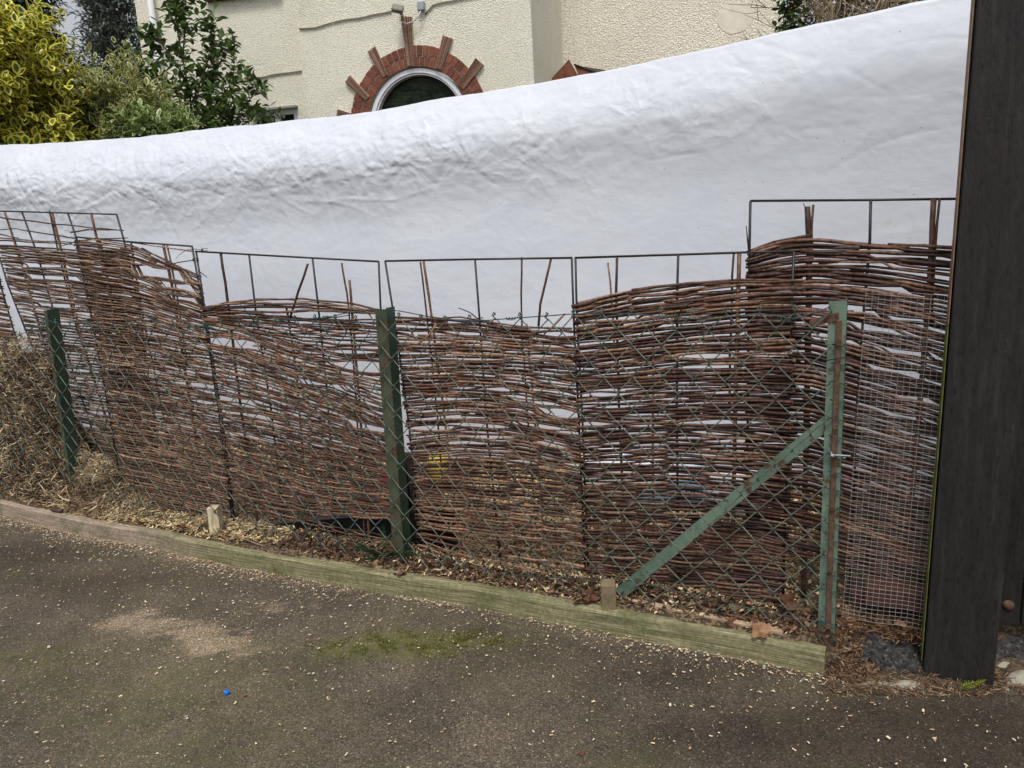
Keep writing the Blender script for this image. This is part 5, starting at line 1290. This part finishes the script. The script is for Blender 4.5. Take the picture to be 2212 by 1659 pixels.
def bush(name, base, c0, rad, nsh, nleaf, ll, lw, cf, Ls, label, cat, mat='leaf', inner=.35, updir=.5, seed=1, droop=.03, ang=.9, group=None, trunk_r=.02, start=.15, zmin=None):
    random.seed(seed)
    T = thing(name, base, label, cat, group); fo, st = MB(), MB()
    # limbs from the base into the crown
    limbs = []
    for k in range(7):
        e = c0 + Vector((rad[0] * U(-.55, .55), rad[1] * U(-.5, .5), rad[2] * U(-.3, .55)))
        m = base.lerp(e, .5) + Vector((U(-.1, .1), U(-.1, .1), .05)); st.tube([base + Vector((U(-.05, .05), U(-.05, .05), -.05)), m, e], [trunk_r, trunk_r * .75, trunk_r * .35], 6, (.11, .08, .05)); limbs.append((m, e))
    for k in range(nsh):
        v = rv(); rr = inner + (1 - inner) * random.random() ** .6
        lump_ = 1 + .28 * N3(v.x * 2.2 + seed, v.y * 2.2, v.z * 2.2)
        p = c0 + Vector((v.x * rad[0], v.y * rad[1], v.z * rad[2])) * rr * lump_
        d = (v * .8 + Vector((0, 0, updir)) + rv() * .35)
        L = Ls * U(.6, 1.3)
        p = p - d.normalized() * L * .7
        if zmin is not None and p.z < zmin: continue
        shoot(fo, st, p, d, L, max(2, int(nleaf * U(.7, 1.2))), ll, lw, cf, droop=droop, ang=ang, start=start)
    st.build('branches', M['bark'], T); fo.build('foliage', M[mat], T)
    return T
G1 = lambda: (jit(random.choice([(.10, .15, .035), (.14, .19, .045), (.20, .25, .055), (.07, .11, .025)]), .2), jit(random.choice([(.84, .76, .12), (.88, .82, .22), (.74, .67, .10), (.64, .60, .11)]), .15))
G2 = lambda: (jit(random.choice([(.12, .15, .04), (.16, .185, .05), (.09, .12, .035), (.20, .20, .05)]), .2), jit(random.choice([(.50, .50, .24), (.42, .44, .17), (.62, .62, .34)]), .15))
G3 = lambda: (jit(random.choice([(.055, .10, .027), (.075, .135, .033), (.040, .075, .022), (.12, .19, .045)]), .25), None)
def on_floor(v): return Vector((v.x, v.y, 0))
c0 = at_depth(20, 205, 6.6); bush('variegated_holly', on_floor(c0), c0 + Vector((-.12, 0, -.18)), (.66, .6, 1.12), 640, 13, .112, .064, G1, .36, 'bushy holly with broad yellow-edged leaves at the top left', 'shrub', seed=3, updir=.35)
c0 = at_depth(-330, 190, 6.9); bush('variegated_holly', on_floor(c0), c0, (.75, .6, 1.1), 300, 12, .11, .062, G1, .34, 'second yellow-edged holly beyond the left edge of the photo', 'shrub', seed=4, updir=.35)
c0 = at_depth(265, 260, 7.2); bush('variegated_shrub', on_floor(c0), c0 + Vector((.02, 0, -.10)), (.50, .45, .62), 420, 15, .088, .036, G2, .42, 'loose olive shrub with cream-edged narrow leaves, between holly and camellia', 'shrub', seed=5, updir=1.1, ang=.75, mat='leafmat')
c0 = at_depth(170, 140, 7.6); bush('upright_shrub', on_floor(c0), c0 + Vector((.0, 0, -.45)), (.20, .2, .55), 55, 18, .085, .032, lambda: (jit(random.choice([(.12, .15, .045), (.16, .18, .055)]), .2), jit((.36, .37, .16), .15)), .62, 'thin olive shrub with tall upright shoots against the patch of sky', 'shrub', seed=6, updir=2.2, ang=.75, mat='leafmat')
c0 = at_depth(345, 255, 6.9); bush('pale_edged_shrub', on_floor(c0), c0 + Vector((-.05, 0, -.17)), (.36, .3, .30), 190, 14, .082, .040, lambda: (jit(random.choice([(.11, .18, .045), (.15, .22, .055)]), .2), jit((.36, .44, .18), .12)), .28, 'low fresh-green shrub with pale leaf edges just above the tarpaulin, below the camellia', 'shrub', seed=8, updir=.6)
# camellia: open branched shrub, stems showing
random.seed(15)
cb = at_depth(418, 330, 7.7); cbase = on_floor(cb)
T = thing('camellia', cbase, 'dark glossy-leaved camellia with open branches against the cream house wall', 'shrub'); fo, st = MB(), MB()
trunk = [cbase, at_depth(418, 330, 7.7), at_depth(412, 215, 7.7), at_depth(395, 130, 7.65), at_depth(382, 60, 7.6), at_depth(378, -20, 7.6)]
trunk, _ = resample(trunk, .12)
st.tube(trunk, [.022 * (1 - .75 * i / len(trunk)) for i in range(len(trunk))], 7, (.2, .15, .10))
def lim(px, dep): 
    P = [at_depth(x, y, d_) for (x, y), d_ in zip(px, dep)]; P, _ = resample(P, .08); st.tube(P, [.010 * (1 - .6 * i / len(P)) for i in range(len(P))], 5, (.16, .12, .07)); return P
stems = [trunk[len(trunk) // 2:],
  lim([(412, 230), (440, 160), (462, 90), (455, 60)], (7.7, 7.6, 7.5, 7.5)), lim([(405, 180), (370, 120), (350, 95), (335, 80)], (7.7, 7.6, 7.6, 7.5)),
  lim([(395, 120), (400, 60), (395, 10), (400, -30)], (7.65, 7.6, 7.6, 7.6)), lim([(415, 300), (470, 220), (500, 180), (515, 160)], (7.7, 7.6, 7.5, 7.5)),
  lim([(418, 330), (500, 250), (535, 222), (550, 200)], (7.7, 7.5, 7.4, 7.4)), lim([(420, 340), (500, 285), (545, 258), (562, 250)], (7.7, 7.5, 7.4, 7.35)),
  lim([(405, 200), (355, 170), (320, 130)], (7.7, 7.6, 7.5)), lim([(412, 260), (380, 200), (360, 170)], (7.7, 7.5, 7.4)), lim([(425, 310), (440, 250), (470, 150), (485, 110)], (7.7, 7.7, 7.8, 7.8)), lim([(418, 320), (455, 270), (490, 240)], (7.7, 7.45, 7.3))]
for P in stems:
    n = len(P)
    for i in range(n):
        f = i / n
        if f < .18: continue
        for _ in range(3 if f < .85 else 4):
            d = ((P[min(i + 1, n - 1)] - P[max(i - 1, 0)]).normalized() * .7 + rv() * .8 + Vector((0, 0, .25)))
            shoot(fo, st, P[i], d, U(.12, .30), random.randint(5, 8), .098, .056, G3, r=.003, ang=.95)
st.build('trunk', M['bark'], T); fo.build('foliage', M['leaf'], T)
# conifer and grey-green tree far behind
def tree(name, base, H, crown, nsh, nleaf, ll, lw, cf, Ls, label, seed, updir, droop, mat='leafmat', zlo=.25, tr=.16):
    random.seed(seed); T = thing(name, base, label, 'tree'); st, fo = MB(), MB()
    tp_ = base + Vector((0, 0, H)); path = [base + Vector((0, 0, -.1)), base + Vector((.05, 0, H * .4)), base + Vector((-.05, .05, H * .75)), tp_]
    st.tube(path, [tr, tr * .75, tr * .4, tr * .08], 9, (.12, .09, .06))
    for k in range(26):
        f = zlo + (1 - zlo) * random.random(); a = random.random() * 6.28; R_ = crown(f) * U(.5, .9); q_ = base + Vector((0, 0, H * f))
        st.tube([q_, q_ + Vector((math.cos(a) * R_ * .5, math.sin(a) * R_ * .5, .12)), q_ + Vector((math.cos(a) * R_, math.sin(a) * R_, .05 if droop > .05 else .3))], [tr * .25, tr * .15, tr * .05], 5, (.11, .085, .06))
    for k in range(nsh):
        f = zlo + (1 - zlo) * random.random() ** .9; a = random.random() * 6.28
        R_ = crown(f) * (1 + .3 * N3(math.cos(a) * 2 + seed, math.sin(a) * 2, f * 7)) * (.4 + .6 * random.random() ** .5)
        p = base + Vector((math.cos(a) * R_, math.sin(a) * R_, H * f))
        d = Vector((math.cos(a), math.sin(a), updir)) + rv() * .4
        shoot(fo, st, p - d.normalized() * Ls * .5, d, Ls * U(.6, 1.3), nleaf, ll, lw, cf, r=.006, droop=droop, ang=.7, start=.05)
    st.build('trunk', M['bark'], T); fo.build('crown', M[mat], T); return T
p = on_floor(at_depth(20, 100, 12.5))
tree('conifer', p, 9.5, lambda f: 1.05 * (1 - f) ** .8 + .1, 1900, 16, .13, .045, lambda: (jit(random.choice([(.022, .042, .024), (.034, .055, .030), (.016, .030, .018)]), .25), None), .55, 'tall dark conifer standing far behind the yellow-edged holly', 41, .1, .10)
p = on_floor(at_depth(335, 60, 15.0))
tree('evergreen_tree', p, 9.0, lambda f: 1.2 * math.sin(math.pi * min(1, (f * .95 + .05))) ** .6 + .1, 2600, 15, .14, .042, lambda: (jit(random.choice([(.14, .165, .14), (.19, .215, .18), (.09, .11, .095), (.25, .27, .23)]), .25), None), .55, 'grey-green evergreen tree beyond the left corner of the house', 42, .5, .02, tr=.09)
# bare hedge and ivy at the top right
random.seed(51)
hd = lambda x, y: at_depth(x, y, U(5.6, 6.6))
hb_ = on_floor(at_depth(1890, 30, 6.1))
T = thing('bare_hedge', hb_, 'leafless hedge of tangled pale twigs above the tarpaulin at the top right', 'hedge'); st, fo = MB(), MB()
def twigs(p, d, L, r, lev, col):
    n = 6; pts = [p]; dd = d.normalized()
    for i in range(n): dd = (dd + rv() * .22 + Vector((0, 0, .05))).normalized(); pts.append(pts[-1] + dd * L / n)
    st.tube(pts, [r * (1 - .55 * i / n) for i in range(n + 1)], 5 if lev == 2 else 4, col, cap=False)
    if lev > 0:
        for k in range(5 if lev == 2 else 4):
            i = random.randint(1, n); twigs(pts[i], dd + rv() * 1.1, L * U(.35, .6), r * .6, lev - 1, jit(col, .15))
for k in range(170):
    x = U(1745, 2330); b = at_depth(x, 260, U(5.5, 6.9)); b.z = U(1.2, 1.7)
    twigs(b, Vector((U(-.25, .25), U(-.3, .3), 1)), U(.9, 1.6), U(.007, .013), 2, jit(random.choice([(.30, .23, .14), (.24, .18, .11), (.36, .29, .19), (.16, .11, .07)]), .2))
for k in range(14):
    b = on_floor(at_depth(U(1720, 2300), 260, U(5.8, 6.8))); st.tube([b, b + Vector((U(-.1, .1), 0, .8)), b + Vector((U(-.15, .15), 0, 1.6))], [.03, .024, .015], 7, (.15, .11, .07))
for k in range(17000):  # brown leaf bits added as dark backing for the hedge's shaded inside
    p = at_depth(U(1715, 2330), 100, U(6.2, 7.1)); p.z = U(1.7, 3.3)
    add_leaf(fo, p, rv(), rv(), U(.03, .06), U(.015, .03), jit(random.choice([(.06, .045, .025), (.035, .028, .017), (.09, .062, .034), (.05, .05, .022)]), .3))
st.build('twigs', M['twig'], T); fo.build('dark_backing_foliage', M['leafmat'], T)
c0 = at_depth(1706, 25, 5.6)
bush('ivy', on_floor(c0), c0 + Vector((.0, 0, -.05)), (.10, .10, .75), 150, 7, .05, .042, lambda: (jit(random.choice([(.05, .10, .02), (.08, .15, .03), (.035, .07, .016)]), .25), None), .14, 'fresh green ivy climbing at the left end of the bare hedge', 'climber', seed=55, updir=.3, trunk_r=.008)
for o in bpy.data.objects:
    if '_org' in o: del o['_org']
